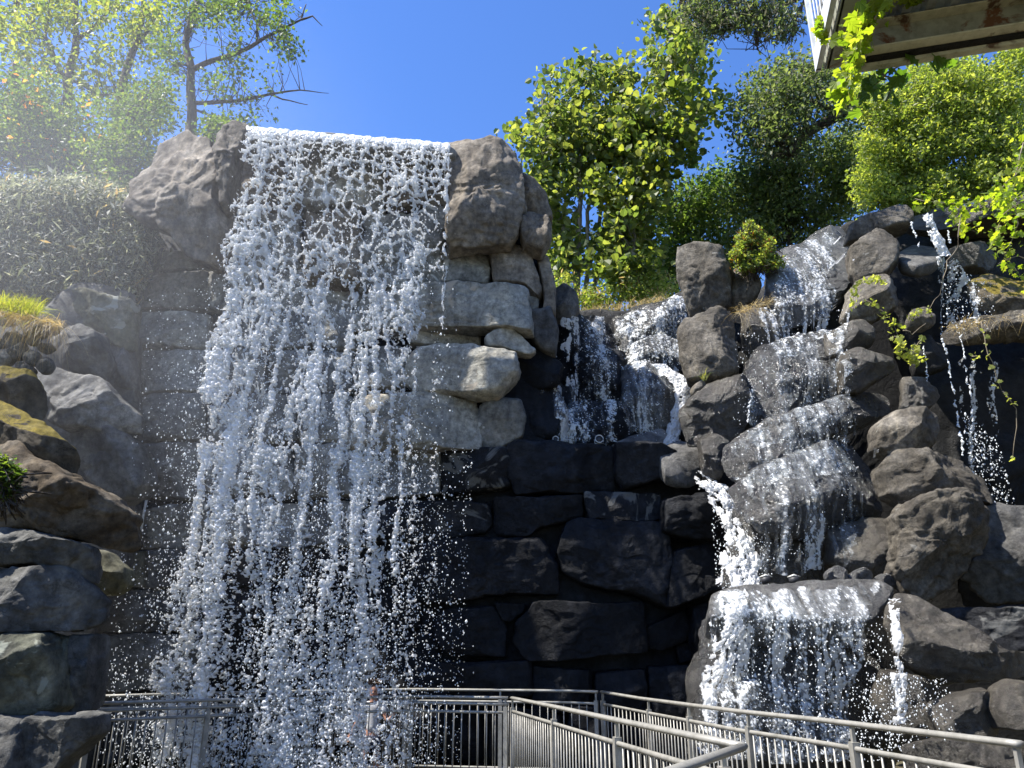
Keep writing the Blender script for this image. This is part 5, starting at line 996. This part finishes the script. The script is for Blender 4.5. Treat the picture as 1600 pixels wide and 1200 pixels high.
for sx in (-1, 1):
    chain(0, [(sx*.06, 0, .55, .055), (sx*.07, -.01, .31, .038), (sx*.075, .005, .20, .034), (sx*.08, .01, .06, .024), (sx*.085, -.09, .025, .022)])
    el = (sx*.20, -.02 if sx < 0 else -.06, .74); ha = (sx*.27, -.06, .58) if sx < 0 else (sx*.30, -.12, .84)
    h = chain(3, [(sx*.10, 0, .93, .036), (*el, .026), (*ha, .018)])
    d = np.array(ha)-np.array(el); d /= np.linalg.norm(d); pm = np.array(ha)+d*.04; k = chain(h, [(*pm, .022, .012)]); q = np.cross(d, (0, 1, 0)); q /= np.linalg.norm(q)
    for f_, (o_, l_) in enumerate(((-.018, .032), (-.006, .038), (.006, .036), (.018, .028))):
        a_ = pm+q*o_+d*.015; chain(k, [(*a_, .006), (*(a_+d*l_*.6+np.array([0, -.006, 0])), .0055), (*(a_+d*l_+np.array([0, -.014, 0])), .0045)])
    chain(h, [(*(np.array(ha)+q*.02*sx+d*.02), .008), (*(np.array(ha)+q*.032*sx+d*.035), .006)])
body = skinned('body', J, E, 'skin', 2)
skinned('shirt', [(0, 0, .58, .098, .078), (0, 0, .72, .09, .07), (0, 0, .86, .098, .073), (0, 0, .94, .06, .055), (-.11, 0, .925, .05), (-.165, -.012, .82, .042), (.11, 0, .925, .05), (.165, -.035, .82, .042)], [(0, 1), (1, 2), (2, 3), (3, 4), (4, 5), (3, 6), (6, 7)], 'shirt', 2)
skinned('shorts', [(0, 0, .60, .095, .075), (0, 0, .55, .09, .072), (-.062, 0, .48, .066), (-.068, -.005, .36, .058), (.062, 0, .48, .066), (.068, -.005, .36, .058)], [(0, 1), (1, 2), (2, 3), (1, 4), (4, 5)], 'short', 2)
skinned('hair', [(0, .02, 1.15, .078, .078), (0, .01, 1.19, .062, .07), (0, .05, 1.09, .05, .04)], [(0, 1), (0, 2)], 'hair', 2)
m_ = MB()
for sx in (-1, 1): m_.tube([(sx*.024, -.083, 1.105), (sx*.024, -.092, 1.105)], [.009, .004], 8)
m_.build('eyes', M['eye'], None).parent = kid
m_ = MB(); m_.tube([(0, -.075, 1.10), (0, -.098, 1.082), (0, -.08, 1.072)], [.006, .010, .005], 8); m_.build('nose', M['skin'], None, True).parent = kid
m_ = MB(); m_.tube([(-.02, -.078, 1.052), (0, -.086, 1.05), (.02, -.078, 1.052)], [.003, .005, .003], 6); m_.build('mouth', skin_mat('lips', (.4, .14, .12)), None, True).parent = kid
for sx in (-1, 1): m_ = MB(); m_.tube([(sx*.07, 0, 1.085), (sx*.076, .005, 1.10), (sx*.07, .005, 1.12)], [.006, .012, .006], 8); m_.build('ear', M['skin'], None, True).parent = kid
for sx in (-1, 1): m_ = MB(); m_.tube([(sx*.08, .045, .03), (sx*.083, -.02, .035), (sx*.087, -.10, .022), (sx*.088, -.125, .02)], [.028, .034, .03, .015], 10, .8); m_.build('shoe', M['shoe'], None, True).parent = kid
for o in bpy.data.objects:
    if o.name.startswith(('dry_stalks', 'lichen', 'turning_leaves', 'crown_highlights', 'shaded_leaves', 'sunny_leaves', 'crown_shoots', 'rust_fronds', 'tip_fronds', 'dry_roots')): o['kind'] = 'stuff'

# ------------------------------------------------------------------ mist volume added to stand in for lens glare over the left side
mm = bpy.data.materials.new('glare_mist_volume'); mm.use_nodes = True; t_ = mm.node_tree; t_.nodes.clear()
pv = t_.nodes.new('ShaderNodeVolumePrincipled'); pv.inputs['Color'].default_value = (.96, .97, 1, 1); pv.inputs['Anisotropy'].default_value = .25
tc = t_.nodes.new('ShaderNodeTexCoord'); mpp = t_.nodes.new('ShaderNodeMapping'); mpp.inputs['Scale'].default_value = (1/7.0, 1/4.3, 1/8.0)
ln_ = t_.nodes.new('ShaderNodeVectorMath'); ln_.operation = 'LENGTH'; mr = t_.nodes.new('ShaderNodeMapRange'); mr.interpolation_type = 'SMOOTHSTEP'
mr.inputs['From Min'].default_value = .15; mr.inputs['From Max'].default_value = .97; mr.inputs['To Min'].default_value = .036; mr.inputs['To Max'].default_value = 0
t_.links.new(tc.outputs['Object'], mpp.inputs['Vector']); t_.links.new(mpp.outputs[0], ln_.inputs[0]); t_.links.new(ln_.outputs['Value'], mr.inputs['Value']); t_.links.new(mr.outputs[0], pv.inputs['Density'])
oo = t_.nodes.new('ShaderNodeOutputMaterial'); t_.links.new(pv.outputs[0], oo.inputs['Volume'])
th_, ph_ = np.meshgrid(np.linspace(0, math.pi, 25), np.linspace(0, 2*math.pi, 49)[:-1], indexing='ij')
Vm = np.stack([-7.4+7.0*np.sin(th_)*np.cos(ph_), 10.2+4.3*np.sin(th_)*np.sin(ph_), 6.6+8.0*np.cos(th_)], -1).reshape(-1, 3)
ii_, jj_ = np.meshgrid(np.arange(24), np.arange(48), indexing='ij'); ii_, jj_ = ii_.ravel(), jj_.ravel()
tag(mk('glare_mist', Vm, np.c_[ii_*48+jj_, (ii_+1)*48+jj_, (ii_+1)*48+(jj_+1) % 48, ii_*48+(jj_+1) % 48], mm, loc=np.array([-7.4, 10.2, 6.6])), kind='stuff')
